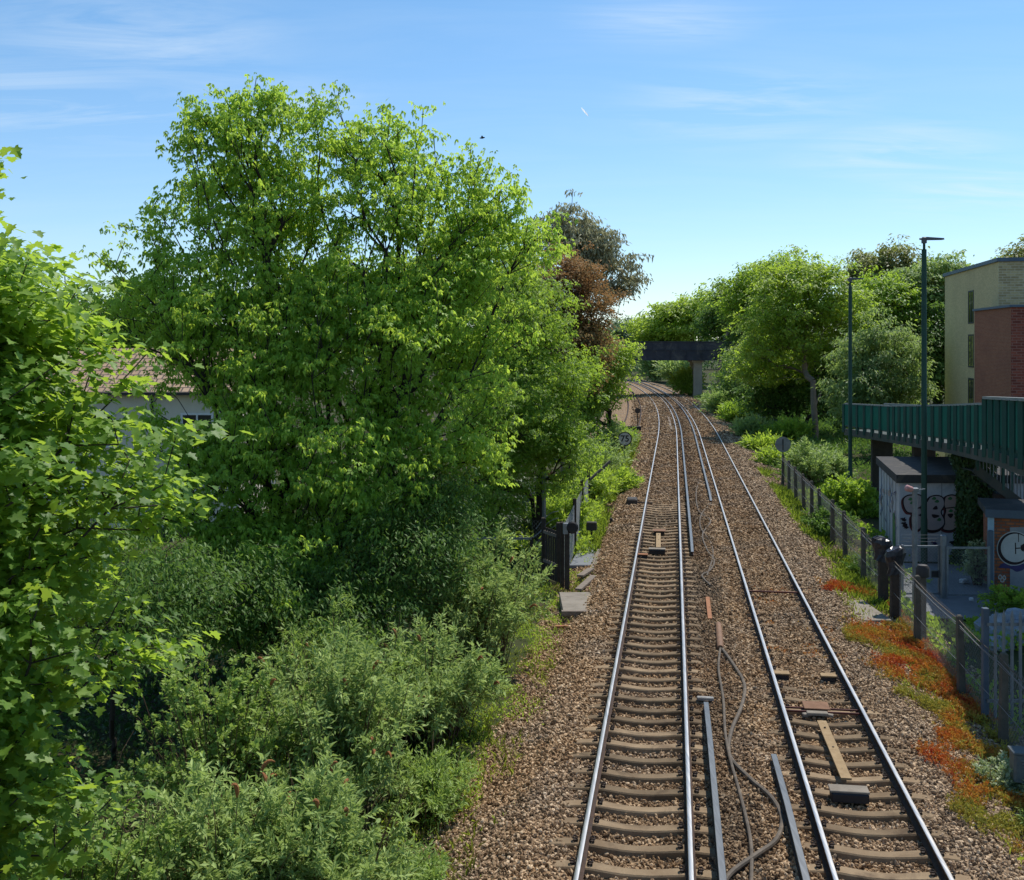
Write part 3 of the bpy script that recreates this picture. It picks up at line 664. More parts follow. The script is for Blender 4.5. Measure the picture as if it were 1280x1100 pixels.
def stones_object(name, P, S, mat):
    me = bpy.data.meshes.new(name); me.vertices.add(len(P)); me.vertices.foreach_set('co', P.astype(np.float32).ravel())
    a = me.attributes.new('size', 'FLOAT', 'POINT'); a.data.foreach_set('value', S.astype(np.float32))
    me.materials.append(MATS[mat])
    o = link(name, me)
    ng = bpy.data.node_groups.new('stones', 'GeometryNodeTree')
    ng.interface.new_socket('Geometry', in_out='INPUT', socket_type='NodeSocketGeometry')
    ng.interface.new_socket('Geometry', in_out='OUTPUT', socket_type='NodeSocketGeometry')
    L = ng.links.new; A = ng.nodes.new
    gi = A('NodeGroupInput'); go = A('NodeGroupOutput'); iop = A('GeometryNodeInstanceOnPoints'); g2i = A('GeometryNodeGeometryToInstance')
    for k in range(6):
        ico = A('GeometryNodeMeshIcoSphere'); ico.inputs['Radius'].default_value = 1.0; ico.inputs['Subdivisions'].default_value = 1 if k % 2 else 2
        spn = A('GeometryNodeSetPosition'); pos = A('GeometryNodeInputPosition'); nz = A('ShaderNodeTexNoise')
        nz.noise_dimensions = '4D'; nz.inputs['W'].default_value = 3.7 * k + 1; nz.inputs['Scale'].default_value = 0.9; nz.inputs['Detail'].default_value = 1.5
        sub = A('ShaderNodeVectorMath'); sub.operation = 'SUBTRACT'; sub.inputs[1].default_value = (0.5, 0.5, 0.5)
        mul = A('ShaderNodeVectorMath'); mul.operation = 'SCALE'; mul.inputs['Scale'].default_value = 1.7
        L(pos.outputs[0], nz.inputs['Vector']); L(nz.outputs['Color'], sub.inputs[0]); L(sub.outputs[0], mul.inputs[0]); L(mul.outputs[0], spn.inputs['Offset'])
        L(ico.outputs[0], spn.inputs['Geometry'])
        tr = A('GeometryNodeTransform'); tr.inputs['Scale'].default_value = [(1, 0.75, 0.6), (1.15, 0.7, 0.65), (0.9, 0.9, 0.6), (1.2, 0.8, 0.5), (0.8, 0.7, 0.8), (1.05, 0.6, 0.7)][k]
        sm_ = A('GeometryNodeSetMaterial'); sm_.inputs['Material'].default_value = MATS[mat]
        ss = A('GeometryNodeSetShadeSmooth'); ss.inputs['Shade Smooth'].default_value = False
        L(spn.outputs[0], tr.inputs[0]); L(tr.outputs[0], sm_.inputs[0]); L(sm_.outputs[0], ss.inputs[0]); L(ss.outputs[0], g2i.inputs[0])
    na = A('GeometryNodeInputNamedAttribute'); na.data_type = 'FLOAT'; na.inputs['Name'].default_value = 'size'
    rv = A('FunctionNodeRandomValue'); rv.data_type = 'FLOAT_VECTOR'; rv.inputs[1].default_value = (6.28, 6.28, 6.28)
    L(gi.outputs[0], iop.inputs['Points']); L(g2i.outputs[0], iop.inputs['Instance']); iop.inputs['Pick Instance'].default_value = True
    L(rv.outputs[0], iop.inputs['Rotation']); L(na.outputs[0], iop.inputs['Scale']); L(iop.outputs[0], go.inputs[0])
    md = o.modifiers.new('stones', 'NODES'); md.node_group = ng
    return o
tag(stones_object('ballast_stones', np.stack([PX, PY, PZ], 1), SS, 'ballast_stone'), 'brown crushed stone ballast spread under and beside both tracks', 'gravel', kind='stuff')

# ------------------------------------------------------------------ sleepers
def sleeper_mesh():
    w = MB(); xs = [-1.25, -1.0, -0.86, -0.64, -0.45, -0.2, 0, 0.2, 0.45, 0.64, 0.86, 1.0, 1.25]
    zt = [-0.195, -0.172, -0.162, -0.162, -0.185, -0.212, -0.218, -0.212, -0.185, -0.162, -0.162, -0.172, -0.195]
    tw = [0.095, 0.10, 0.105, 0.105, 0.10, 0.092, 0.09, 0.092, 0.10, 0.105, 0.105, 0.10, 0.095]
    vs = []
    for x, z, t in zip(xs, zt, tw):
        vs += [(x, -0.14, -0.40), (x, -t - 0.012, z - 0.02), (x, -t + 0.006, z), (x, t - 0.006, z), (x, t + 0.012, z - 0.02), (x, 0.14, -0.40)]
    fs = []
    for i in range(len(xs) - 1):
        for k in range(5): fs.append((i * 6 + k, (i + 1) * 6 + k, (i + 1) * 6 + k + 1, i * 6 + k + 1))
    fs += [tuple(range(5, -1, -1)), tuple((len(xs) - 1) * 6 + k for k in range(6))]
    return mesh_of('concrete_sleeper', w.add(vs, [f[::-1] for f in fs]), 'sleeper_concrete')
def clip_mesh(sx):
    w = MB(); s = sx
    p = [(0.0, -0.05, -0.155), (0.015 * s, -0.03, -0.12), (0.065 * s, -0.05, -0.105), (0.09 * s, 0.0, -0.125), (0.065 * s, 0.05, -0.105), (0.012 * s, 0.035, -0.12), (0.03 * s, 0.0, -0.15)]
    w.tube(spline([(x * 0.85, y * 0.8, z) for x, y, z in p], k=3), 0.011, 6); w.box((0.04 * s, 0, -0.152), (0.06, 0.07, 0.03), bev=0.008)
    return mesh_of('rail_clip', w, 'clip_iron', smooth=True)
SLM = sleeper_mesh(); CLM = {-1: clip_mesh(-1), 1: clip_mesh(1)}
def sleepers(u0, Ys, label, group, nclip, seed):
    rr = random.Random(seed); proto = None
    for i, Y in enumerate(Ys):
        if proto is None or i == nclip:
            o = link('concrete_sleeper', SLM)
            tag(o, label, 'sleeper', group)
            if i < nclip:
                for ux, sx in ((-0.752 - 0.085, -1), (-0.752 + 0.085, 1), (0.752 - 0.085, -1), (0.752 + 0.085, 1)):
                    link('rail_clip', CLM[sx], (ux, 0, 0), o)
            proto = o
        else:
            o = copy_thing(proto)
        x, y, _ = track(u0, Y)
        o.location = (x + rr.uniform(-0.015, 0.015), y + rr.uniform(-0.025, 0.025), rr.uniform(-0.006, 0.0))
        o.rotation_euler = (0, rr.uniform(-0.006, 0.006), -math.atan(float(slope(Y))) + rr.uniform(-0.008, 0.008))
Y1 = [12.2 + 0.667 * i for i in range(70)]
sleepers(0.0, Y1, 'concrete sleeper with a dished top under the left hand track', 'sleepers of the left hand track', 45, 3)
Y2 = [11.9 + 0.667 * i for i in range(42)]
sleepers(T2, Y2, 'concrete sleeper with a dished top under the right hand track', 'sleepers of the right hand track', 36, 4)

# ------------------------------------------------------------------ rails
def rail_profile():
    half = [(0.070, -0.159), (0.070, -0.150), (0.022, -0.135), (0.010, -0.118), (0.009, -0.062), (0.014, -0.052), (0.034, -0.042), (0.036, -0.014), (0.031, -0.004), (0.018, 0.0)]
    pts = half + [(-x, z) for x, z in half[::-1]]
    n = len(pts)
    steel = {i for i in range(n) if min(pts[i][1], pts[(i + 1) % n][1]) >= -0.0145}
    return pts, steel
def third_profile():
    half = [(0.060, -0.135), (0.060, -0.122), (0.022, -0.108), (0.020, -0.052), (0.048, -0.040), (0.050, -0.006), (0.044, 0.0)]
    pts = half + [(-x, z) for x, z in half[::-1]]; n = len(pts)
    steel = {i for i in range(n) if min(pts[i][1], pts[(i + 1) % n][1]) >= -0.007}
    return pts, steel
def y_stations(a, b):
    ys = [a]
    while ys[-1] < b: ys.append(min(b, ys[-1] + max(0.8, 0.02 * ys[-1])))
    return ys
def sweep_rail(u, a, b, prof, steel, zoff=0.0, zfun=None):
    w = MB(); vs = []; n = len(prof)
    ys = y_stations(a, b)
    for Y in ys:
        dz = zoff + (zfun(Y) if zfun else 0.0)
        for px, pz in prof:
            x, y, _ = track(u + px, Y); vs.append((x, y, pz + dz))
    for i in range(len(ys) - 1):
        for k in range(n):
            w.m.append(1 if k in steel else 0)
            w.f.append((i * n + k, i * n + (k + 1) % n, (i + 1) * n + (k + 1) % n, (i + 1) * n + k))
    w.v = vs; w.f += [tuple(range(n - 1, -1, -1)), tuple(range((len(ys) - 1) * n, len(ys) * n))]; w.m += [0, 0]
    return w
pf, st = rail_profile()
for nm, u, a, b, lab in (
        ('running_rail', -0.752, 8, 400, 'shiny topped running rail, the left one of the left hand track'),
        ('running_rail', 0.752, 8, 400, 'shiny topped running rail, the right one of the left hand track'),
        ('running_rail', T2 - 0.752, 8, 400, 'steel running rail, the left one of the right hand track'),
        ('running_rail', T2 + 0.752, 8, 400, 'steel running rail, the right one of the right hand track nearest to the red plants'),
        ('running_rail', -T2 - 0.752, 88, 330, 'rusty siding rail far off, the left one ending by the buffer beam'),
        ('running_rail', -T2 + 0.752, 80, 330, 'rusty siding rail far off, the right one running past the buffer beam')):
    o = solo(nm, sweep_rail(u, a, b, pf, st), ('rail_rust', 'rail_steel') if u > -2 else ('rail_rust', 'rail_rust'), lab, 'rail', smooth=True)
tp, ts = third_profile()
for u, a, b, ends, lab in (
        (1.155, 8, 21.6, (None, 21.6), 'grey conductor rail beside the left hand track, near length ending by the cables'),
        (1.155, 37.6, 330, (37.6, None), 'grey conductor rail beside the left hand track, the far length running on to the bridge'),
        (T2 - 1.155, 8, 19.0, (None, 19.0), 'brown ended conductor rail beside the right hand track, near length by the thick cable'),
        (T2 - 1.155, 50.5, 330, (50.5, None), 'conductor rail beside the right hand track, the far length running on to the bridge')):
    def zf(Y, e=ends):
        d = 9.9
        for q in e:
            if q is not None: d = min(d, abs(Y - q))
        return -0.10 * max(0.0, 1 - d / 2.2)
    o = thing('conductor_rail', lab, 'rail', track(u, a if ends[1] is None else a, -0.3))
    part('rail', sweep_rail(u, a, b, tp, ts, 0.075, zf), ('rail_rust', 'conductor_steel'), o, smooth=True)
    Y = a + 0.6
    while Y < min(b, 62):
        w = MB(); x, y, _ = track(u, Y); w.tube([(x, y, -0.26), (x, y, -0.17), (x, y, -0.11), (x, y, -0.065 + zf(Y))], [0.075, 0.07, 0.055, 0.06], 8)
        part('insulator', w, 'insulator_glaze', o, smooth=True); Y += 2.0
# buffer beam at the end of the siding
o = thing('buffer_stop', 'low dark buffer beam on posts across the end of the siding behind the speed sign', 'buffer stop', track(-T2, 88.5, -0.45))
w = MB(); a = track(-T2 - 1.25, 88.5, 0.55); b = track(-T2 + 1.25, 88.5, 0.55); w.bar(a, b, 0.24, 0.32); part('beam', w, 'box_dark', o)
for du in (-0.75, 0.75):
    w = MB(); p = track(-T2 + du, 88.72, 0); w.box((p[0], p[1], 0.0), (0.2, 0.2, 1.3)); w.bar((p[0], p[1] - 0.0, 0.5), (p[0] + 0.2, p[1] + 1.6, -0.35), 0.12, 0.14); part('post', w, 'dark_wood', o)
for du in (-1.0, 1.0):
    w = MB(); p = track(-T2 + du, 88.3, 0.55); w.tube([(p[0], p[1] + 0.08, 0.55), (p[0], p[1] - 0.10, 0.55)], 0.16, 12); part('buffer_pad', w, 'dull_black', o)

# ------------------------------------------------------------------ track equipment
HEAD = math.atan(-0.15)
def gspot(x, y, z): return spot(x, y, z)
for (x, y, lab, sx) in ((978.5, 853, 'small cream topped block inside the right hand track, against its left rail', 0.30), (1037, 856, 'small cream topped block inside the right hand track, against its right rail', 0.30),
                        (804, 700, 'small brown block inside the left hand track, just below the pale ramp', 0.32)):
    p = gspot(x, y, -0.24); o = thing('track_block', lab, 'block', p)
    w = MB(); w.box((p[0], p[1] + 0.1, -0.16), (sx, 0.2, 0.17), HEAD, bev=0.015); part('body', w, 'dull_black', o)
    w = MB(); w.box((p[0], p[1] + 0.1, -0.062), (sx + 0.03, 0.22, 0.03), HEAD, bev=0.008); part('lid', w, 'pale_wood' if x > 900 else 'orange_wood', o)
# sloping ramps between the rails
def wood_ramp(xa, ya, xb, yb, lab, box_label, box_xy, plate_xy, plate_label, w_):
    A = gspot(xa, ya, -0.12); B = gspot(xb, yb, -0.10)
    o = thing('ramp_plank', lab, 'plank', (B[0], B[1], -0.15))
    w = MB(); w.bar((A[0], A[1], -0.115), (B[0], B[1], -0.085), 0.17, 0.035); part('plank', w, 'pale_wood', o)
    for t in (0.15, 0.5, 0.85):
        w = MB(); w.tube([(A[0] * (1 - t) + B[0] * t, A[1] * (1 - t) + B[1] * t, -0.097), (A[0] * (1 - t) + B[0] * t, A[1] * (1 - t) + B[1] * t, -0.072)], 0.02, 8)
        part('bolt', w, 'clip_iron', o)
    p = gspot(*box_xy, -0.2)
    b_ = thing('magnet_box', box_label, 'box', p)
    w = MB(); w.box((p[0], p[1] + 0.14, -0.145), (w_, 0.26, 0.14), HEAD, bev=0.02); part('body', w, 'dull_black', b_)
    w = MB(); w.box((p[0], p[1] + 0.17, -0.058), (w_ + 0.03, 0.28, 0.03), HEAD, bev=0.01); part('lid', w, 'slab_concrete', b_)
    q = gspot(*plate_xy, -0.12)
    c_ = thing('cover_plate', plate_label, 'cover plate', q)
    w = MB(); w.box((q[0], q[1], -0.088), (0.50, 0.46, 0.03), HEAD, bev=0.01); part('plate', w, 'rust_plate', c_)
    w = MB(); w.box((q[0], q[1], -0.16), (0.40, 0.38, 0.10), HEAD); part('base', w, 'dull_black', c_)
wood_ramp(1027, 902, 1058, 975, 'long pale wooden plank lying between the rails of the right hand track', 'wide dark box with pale lid at the near end of the long pale plank', (1065, 1003), (1020, 884), 'rust brown square plate at the head of the long plank in the right hand track', 0.58)
wood_ramp(823, 667, 823, 685, 'short pale wooden plank lying between the rails of the left hand track', 'dark box with a pale lid below the short plank in the left hand track', (822, 692), (824, 664), 'brown plate above the short plank in the left hand track', 0.56)
p = gspot(1023, 897, -0.16); w = MB(); w.box((p[0], p[1] + 0.08, -0.10), (0.40, 0.16, 0.05), HEAD, bev=0.015); w.box((p[0] - 0.2, p[1] + 0.1, -0.13), (0.16, 0.1, 0.05), HEAD + 0.3, bev=0.01); w.box((p[0] + 0.22, p[1] + 0.05, -0.13), (0.16, 0.1, 0.05), HEAD - 0.3, bev=0.01)
solo('bracket', w, 'slab_concrete', 'small pale grey bracket between the rust brown plate and the long plank', 'bracket', p)
for k, (y, lab, rr) in enumerate(((877, 'upper of two red brown rods crossing the right hand track behind the rust brown plate', 0.022), (881, 'lower of two red brown rods crossing the right hand track behind the rust brown plate', 0.022), (736, 'thin red brown rod crossing the right hand track level with the right concrete slab', 0.028))):
    Y = gspot(1000, y, -0.13)[1]; a = track(T2 - 0.72, Y, -0.11); b = track(T2 + 0.72, Y, -0.11)
    w = MB(); w.tube([a, b], rr, 8); solo('cross_rod', w, 'red_rod', lab, 'rod', a)
def cable(pts, r, lab, z=-0.115, name='cable', mat='cable_grey'):
    P = []
    for i, (x, y) in enumerate(pts):
        q = gspot(x, y, z); P.append((q[0], q[1], z + 0.015 * math.sin(i * 2.1)))
    w = MB(); w.tube(spline(P, k=5), r, 8); return solo(name, w, mat, lab, 'cable', P[0], smooth=True)
def zz(lst): return [(820 + x / 2.2, 600 + y / 2.2) for x, y in lst]
cable(zz([(177, 462), (172, 520), (185, 600), (190, 690), (203, 765), (228, 850), (248, 930), (262, 1010), (262, 1100), (258, 1180)]), 0.028, 'thin grey cable running fairly straight from the brown sleeve between the tracks')
cable(zz([(182, 465), (212, 508), (243, 560), (236, 620), (208, 690), (202, 755), (255, 818), (318, 876), (347, 930), (330, 990), (280, 1030), (215, 1070), (185, 1110), (160, 1180)]), 0.038, 'thick grey cable looping out to the right from the brown sleeve between the tracks')
cable(zz([(117, 5), (110, 40), (118, 85), (150, 112), (128, 150), (140, 190), (160, 222), (148, 250), (126, 262), (150, 290)]), 0.03, 'far grey cable snaking between the tracks, the longer of the pair beyond the orange strip')
cable(zz([(122, 2), (150, 30), (150, 62), (126, 92), (122, 130), (150, 170), (157, 205), (150, 235), (140, 262)]), 0.026, 'far grey cable twisting over its longer neighbour between the tracks')
w = MB(); a = gspot(898, 779, -0.12); b = gspot(900.5, 810, -0.11); d = Vector(b) - Vector(a)
w.tube([Vector(a) + d * t for t in (0, 0.06, 0.5, 0.94, 1.0)], [0.03, 0.075, 0.085, 0.085, 0.07], 12)
solo('cable_sleeve', w, 'sleeve_brown', 'fat brown sleeve lying between the tracks with two cables coming out of it', 'cable sleeve', a, smooth=True)
w = MB(); w.bar(gspot(884.5, 747, -0.13), gspot(887.5, 774, -0.13), 0.11, 0.05); solo('cable_board', w, 'orange_wood', 'narrow orange board lying between the tracks above the brown sleeve', 'board', gspot(886, 774, -0.13))
w = MB(); w.bar(track(0.35, 96, -0.1), track(0.3, 116, -0.1), 0.2, 0.06); solo('guide_board', w, 'grey_wood', 'long thin board between the left hand rails far off before the bridge', 'board', track(0.35, 96, -0.1))
# loose sleeper ends and a lineside motor on the left
p = spot(790, 633, -0.3); o = thing('point_motor', 'low dark motor box beside the left rail with a rod to the track', 'motor box', p)
w = MB(); w.box((p[0], p[1], -0.08), (0.5, 0.75, 0.36), HEAD, bev=0.06); part('body', w, 'box_dark', o)
w = MB(); w.tube([(p[0] + 0.2, p[1], -0.12), (p[0] + 0.95, p[1] - 0.1, -0.13)], 0.03, 8); part('rod', w, 'clip_iron', o)
for (x, y, h, lab) in ((764, 657, 0.32, 'short black marker post in the weeds left of the left hand track'), (1137, 886, 0.24, 'short grey marker stub among the red plants on the right')):
    p = spot(x, y, -0.45); w = MB(); w.box((p[0], p[1], p[2] + h / 2), (0.12, 0.12, h), bev=0.02); solo('marker_post', w, 'dull_black' if x < 900 else 'post_concrete', lab, 'marker post', p)
# walking slabs at the foot crossing
def slab(px, z, th, mat, lab, name='walkway_slab', cat='slab'):
    P = [spot(x, y, z)[:2] for x, y in px]; w = MB()
    cxy = np.mean(P, 0); Q = [tuple(cxy + (np.array(q) - cxy) * 0.985) for q in P]
    n = len(P); vs = [(x, y, z - th) for x, y in P] + [(x, y, z - 0.02) for x, y in P] + [(x, y, z) for x, y in Q]
    w.add(vs, [tuple(range(n - 1, -1, -1)), tuple(range(2 * n, 3 * n))] + [(i, (i + 1) % n, n + (i + 1) % n, n + i) for i in range(n)] + [(n + i, n + (i + 1) % n, 2 * n + (i + 1) % n, 2 * n + i) for i in range(n)])
    return solo(name, w, mat, lab, cat, (cxy[0], cxy[1], z - th))
slab([(1043, 775), (1115, 775), (1079, 750), (1031, 750)], -0.22, 0.25, 'slab_concrete', 'pale concrete slab at the right hand end of the foot crossing, by the black posts')
slab([(704, 764), (750, 764), (757, 740), (699, 740)], -0.24, 0.30, 'slab_concrete', 'pale concrete slab at the left hand end of the foot crossing, just below the fence')
slab([(712, 706), (742, 706), (745, 680), (727, 680)], -0.40, 0.12, 'path_grey', 'patch of grey paving beside the left fence under the dark box on a stem')
slab([(738, 712), (765, 711), (768, 686), (746, 686)], -0.33, 0.12, 'grey_wood', 'dark boarded walkway beside the left hand track near the fence')
w = MB(); w.bar(spot(702, 766, -0.24), spot(751, 766, -0.24), 0.16, 0.12); solo('edge_board', w, 'grey_wood', 'long board along the near edge of the left hand concrete slab', 'board', spot(725, 766, -0.3))
p = track(1.155, 22.15, -0.16); w = MB(); w.box((p[0], p[1], -0.13), (0.34, 0.12, 0.06), HEAD, bev=0.02); solo('rail_anchor', w, 'insulator_glaze', 'small pale block just beyond the end of the near left conductor rail', 'block', p)
for a, b, lab, wd in (((725, 720), (739, 711), 'pale plank lying on the path above the left concrete slab', 0.22), ((723, 737), (742, 720), 'grey plank lying slantwise just behind the left concrete slab', 0.2)):
    w = MB(); w.bar(spot(*a, -0.27), spot(*b, -0.27), wd, 0.06); solo('loose_plank', w, 'grey_wood', lab, 'plank', spot(*a, -0.3))
w = MB(); w.bar(spot(694, 784, -0.42), spot(719, 784, -0.42), 0.12, 0.09); solo('orange_bar', w, 'orange_wood', 'short orange bar lying at the bush edge below the left concrete slab', 'bar', spot(706, 784, -0.45))
w = MB(); w.tube(spline([(*spot(x, y, -0.3)[:2], -0.34) for x, y in ((1100, 799), (1104, 812), (1112, 826), (1122, 838), (1132, 847))], k=5), 0.035, 8)
solo('hose', w, 'hose_orange', 'pale orange length of hose curving through the red plants', 'hose', spot(1112, 826, -0.35), smooth=True)
w = MB(); p = spot(1242, 1026, -0.5); w.box((p[0], p[1], -0.44), (0.32, 0.75, 0.04), 0.75); solo('rusty_board', w, 'rust_plate', 'rusty brown board lying on the ballast at the lower right', 'board', p)
w = MB(); p = spot(1208, 1077, -0.42); w.box((p[0], p[1], -0.37), (0.07, 0.13, 0.05), 0.3, bev=0.015); solo('litter', w, 'litter_blue', 'scrap of blue litter on the ballast at the lower right', 'litter', p)
w = MB(); p = spot(1175, 922, -0.42); w.box((p[0], p[1], -0.37), (0.08, 0.10, 0.05), 0.9, bev=0.015); solo('litter', w, 'litter_white', 'scrap of white litter at the edge of the red plants', 'litter', p)
# ------------------------------------------------------------------ right hand chain link fence
def fx(Y): return 9.2 + 0.143 * (Y - 20.2)
def gh(x, y): return float(ground_h(np.array([x]), np.array([y]))[0])
def chain_link(w, a, b, z0, z1, pitch=0.085, r=0.0028):
    """crossed wires of a woven mesh panel between plan points a and b"""
    ax, ay = a; L = math.hypot(b[0] - ax, b[1] - ay); dx, dy = (b[0] - ax) / L, (b[1] - ay) / L; H = z1 - z0
    for sgn in (1, -1):
        k = -H if sgn > 0 else 0.0
        end = L if sgn > 0 else L + H
        while k < end:
            t0 = max(0.0, -k) if sgn > 0 else max(0.0, k - L)
            t1 = min(H, L - k) if sgn > 0 else min(H, k)
            if t1 > t0 + 0.01:
                s0 = k + t0 * sgn; s1 = k + t1 * sgn
                w.tube([(ax + dx * s0, ay + dy * s0, z0 + t0), (ax + dx * s1, ay + dy * s1, z0 + t1)], r, 3, caps=False)
            k += pitch * 1.41
    return w
o = thing('chain_link_fence', 'chain link fence on concrete posts running along the right side of the tracks', 'fence', (fx(24), 24, -0.55))
FY = [13.8, 17.0, 20.24, 23.1, 27.18, 29.9, 31.6, 34.56, 38.1, 41.05, 44.3, 46.9, 49.6, 52.6, 55.6, 58.7]
ht = 1.76
for i, Y in enumerate(FY):
    if Y in (29.9, 31.6): continue
    x = fx(Y); zg = -0.50; w = MB()
    lean = random.uniform(-0.03, 0.03)
    vs = []; hh = [0, 0.25, 1.6, ht + 0.0, ht + 0.03]; wd = [0.075, 0.07, 0.06, 0.056, 0.035]
    for h, q in zip(hh, wd):
        ox = lean * h
        vs += [(x + ox + sx * q, Y + sy * q, zg - 0.15 + h + (0.15 if h else 0)) for sx, sy in ((-1, -1), (1, -1), (1, 1), (-1, 1))]
    fs = [(16, 17, 18, 19)] + [(k * 4 + j, k * 4 + (j + 1) % 4, (k + 1) * 4 + (j + 1) % 4, (k + 1) * 4 + j) for k in range(4) for j in range(4)]
    w.add(vs, fs); part('fence_post', w, 'post_concrete', o)
for Ya, Yb in zip(FY[:-1], FY[1:]):
    if Ya == 29.9: continue
    w = MB(); chain_link(w, (fx(Ya) + 0.075, Ya), (fx(Yb) + 0.075, Yb), -0.46, 1.12)
    part('wire_mesh', w, 'wire_steel', o)
for h, r_ in ((1.10, 0.008), (1.20, 0.011), (1.05, 0.006), (0.3, 0.006)):
    w = MB()
    for lo, hi in ((13.8, 29.9), (31.6, 58.7)):
        P = []
        for Ya, Yb in zip(FY[:-1], FY[1:]):
            if Ya < lo - .1 or Yb > hi + .1: continue
            for t in (0, 0.25, 0.5, 0.75):
                Y = Ya + (Yb - Ya) * t; P.append((fx(Y) - 0.07, Y, h - 0.05 * math.sin(math.pi * t) * (1 if h > 1.05 else 0.3)))
        P.append((fx(hi) - 0.07, hi, h)); w.tube(P, r_, 5)
    part('line_wire', w, 'wire_steel' if h != 1.2 else 'cable_grey', o, smooth=True)

# black posts with sheeted heads at the crossing gate
for (px, py, lab) in ((1104, 757, 'tall black post with sheeted head at the right crossing gate, nearer the rails'), (1119, 775, 'tall black post with drooping cover at the right crossing gate, against the fence')):
    p = spot(px, py, -0.48); o = thing('gate_post', lab, 'post', p)
    w = MB(); w.box((p[0], p[1], 0.42), (0.26, 0.24, 1.85), -0.1, bev=0.02); part('post', w, 'dark_wood', o)
    w = MB(); s = -1 if px < 1110 else 1
    rr = random.Random(px); cx0, cy0, cz0 = p[0], p[1], 1.28; vs = []; nseg = 14; rows = [(0.13, 0.22), (0.22, 0.15), (0.25, 0.02), (0.20, -0.14), (0.185, -0.32), (0.20, -0.5)]
    for q, dz in rows:
        for k in range(nseg):
            a = 2 * math.pi * k / nseg; rr_ = q * (0.85 + 0.3 * rr.random()); vs.append((cx0 + math.cos(a) * rr_ * 1.15 - 0.05 * (s < 0), cy0 + math.sin(a) * rr_ * 0.8, cz0 + dz + 0.05 * rr.random() + (0.05 * math.cos(a) * s)))
    fs = [tuple(range(nseg))] + [((i + 1) * nseg + k, (i + 1) * nseg + (k + 1) % nseg, i * nseg + (k + 1) % nseg, i * nseg + k) for i in range(len(rows) - 1) for k in range(nseg)]
    w.add(vs, fs); part('cover', w, 'black_sheet', o)
# round capped bollard by the fence
p = spot(1151, 806, -0.5); p = (p[0] + 0.16, p[1] + 0.3, -0.5); o = thing('capped_post', 'concrete post with a dark round cap just inside the fence beside the black posts', 'post', p)
w = MB(); w.box((p[0], p[1], 0.32), (0.15, 0.15, 1.66), bev=0.02); part('post', w, 'post_concrete', o)
w = MB(); w.tube([(p[0], p[1], z) for z in (1.15, 1.17, 1.38, 1.46, 1.48)], [0.13, 0.17, 0.17, 0.12, 0.03], 14); part('cap', w, 'box_dark', o, smooth=True)

# round signs
def disc_sign(px, ground_py, cy, dia, lab, text, zg, face_cam):
    p = spot(px, ground_py, zg); Y = p[1]; zc = CAMZ - (cy - HOR) * Y / F
    o = thing('speed_sign' if text else 'round_sign', lab, 'sign', p)
    w = MB(); w.tube([(p[0], Y, zg - 0.1), (p[0], Y, zc)], 0.035, 8); part('post', w, 'dark_pipe', o, smooth=True)
    n = Vector((-p[0] * 0.4, -Y, 0)).normalized(); c = Vector((p[0], Y, zc)) + n * 0.05
    w = MB(); w.disc(c, dia / 2, n, 0.02, 36, 0); pl = part('plate', w, 'sign_black' if text else 'sign_back', o)
    if text:
        w = MB(); w.disc(c + n * 0.012, dia / 2 * 0.86, n, 0.012, 36); part('face', w, 'sign_white', o)
        cu = bpy.data.curves.new('numerals', 'FONT'); cu.body = text; cu.size = dia * 0.62; cu.align_x = 'CENTER'; cu.align_y = 'CENTER'; cu.offset = 0.012; cu.extrude = 0.002
        tmp = bpy.data.objects.new('numerals', cu); COL.objects.link(tmp)
        dg = bpy.context.evaluated_depsgraph_get(); me = bpy.data.meshes.new_from_object(tmp.evaluated_get(dg)); bpy.data.objects.remove(tmp); bpy.data.curves.remove(cu)
        me.materials.clear(); me.materials.append(MATS['sign_black']); me.name = 'numerals'
        t = link('numerals', me, tuple(c + n * 0.022 - Vector(p)), o); t.rotation_euler = (math.pi / 2, 0, math.atan2(n.y, n.x) + math.pi / 2)
    else:
        w = MB(); w.bar(c - n * 0.03 + Vector((0, 0, -dia * 0.45)), c - n * 0.03 + Vector((0, 0, dia * 0.45)), 0.05, 0.03)
        w.bar(c + n * 0.02 + Vector((0, 0, -dia * 0.35)), c + n * 0.02 + Vector((0, 0, dia * 0.35)), 0.05, 0.03); part('bracket', w, 'dark_pipe', o)
        w = MB(); w.bar(c + n * 0.02 + Vector((-dia * 0.4, 0, 0.0)), c + n * 0.02 + Vector((dia * 0.4, 0, 0)), 0.03, 0.04); part('stiffener', w, 'galvanised', o)
    return o
disc_sign(781, 583, 548.5, 0.90, 'round white speed sign reading 75 on a thin post left of the tracks', '75', -0.45, True)
disc_sign(978.5, 609, 555.5, 0.84, 'grey back of a round sign at the far end of the right fence', '', -0.5, False)
p = spot(797, 535, -0.4); o = thing('shunt_marker', 'tiny dark signal on a thin post between the siding and the left hand track', 'signal', p)
w = MB(); w.tube([(p[0], p[1], -0.4), (p[0], p[1], 1.1)], 0.05, 6); part('post', w, 'dark_pipe', o)
w = MB(); w.disc((p[0], p[1], 1.25), 0.26, (0, -1, 0), 0.12, 16); part('head', w, 'box_dark', o)
p = spot(952.5, 540, -0.55); o = thing('equipment_cabinet', 'blue grey lineside cabinet among the bushes on the right far off', 'cabinet', p)
w = MB(); w.box((p[0], p[1], 0.25), (0.66, 0.6, 1.6), HEAD, bev=0.03); part('body', w, 'cabinet_grey', o)
w = MB(); w.box((p[0], p[1], 1.09), (0.76, 0.7, 0.08), HEAD, bev=0.02); part('lid', w, 'cabinet_grey', o)
p = spot(1274, 1012, -0.55); p = (p[0] + 0.12, p[1], p[2]); o = thing('junction_box', 'small grey box on a stem at the right edge beside the pale shrub', 'junction box', p)
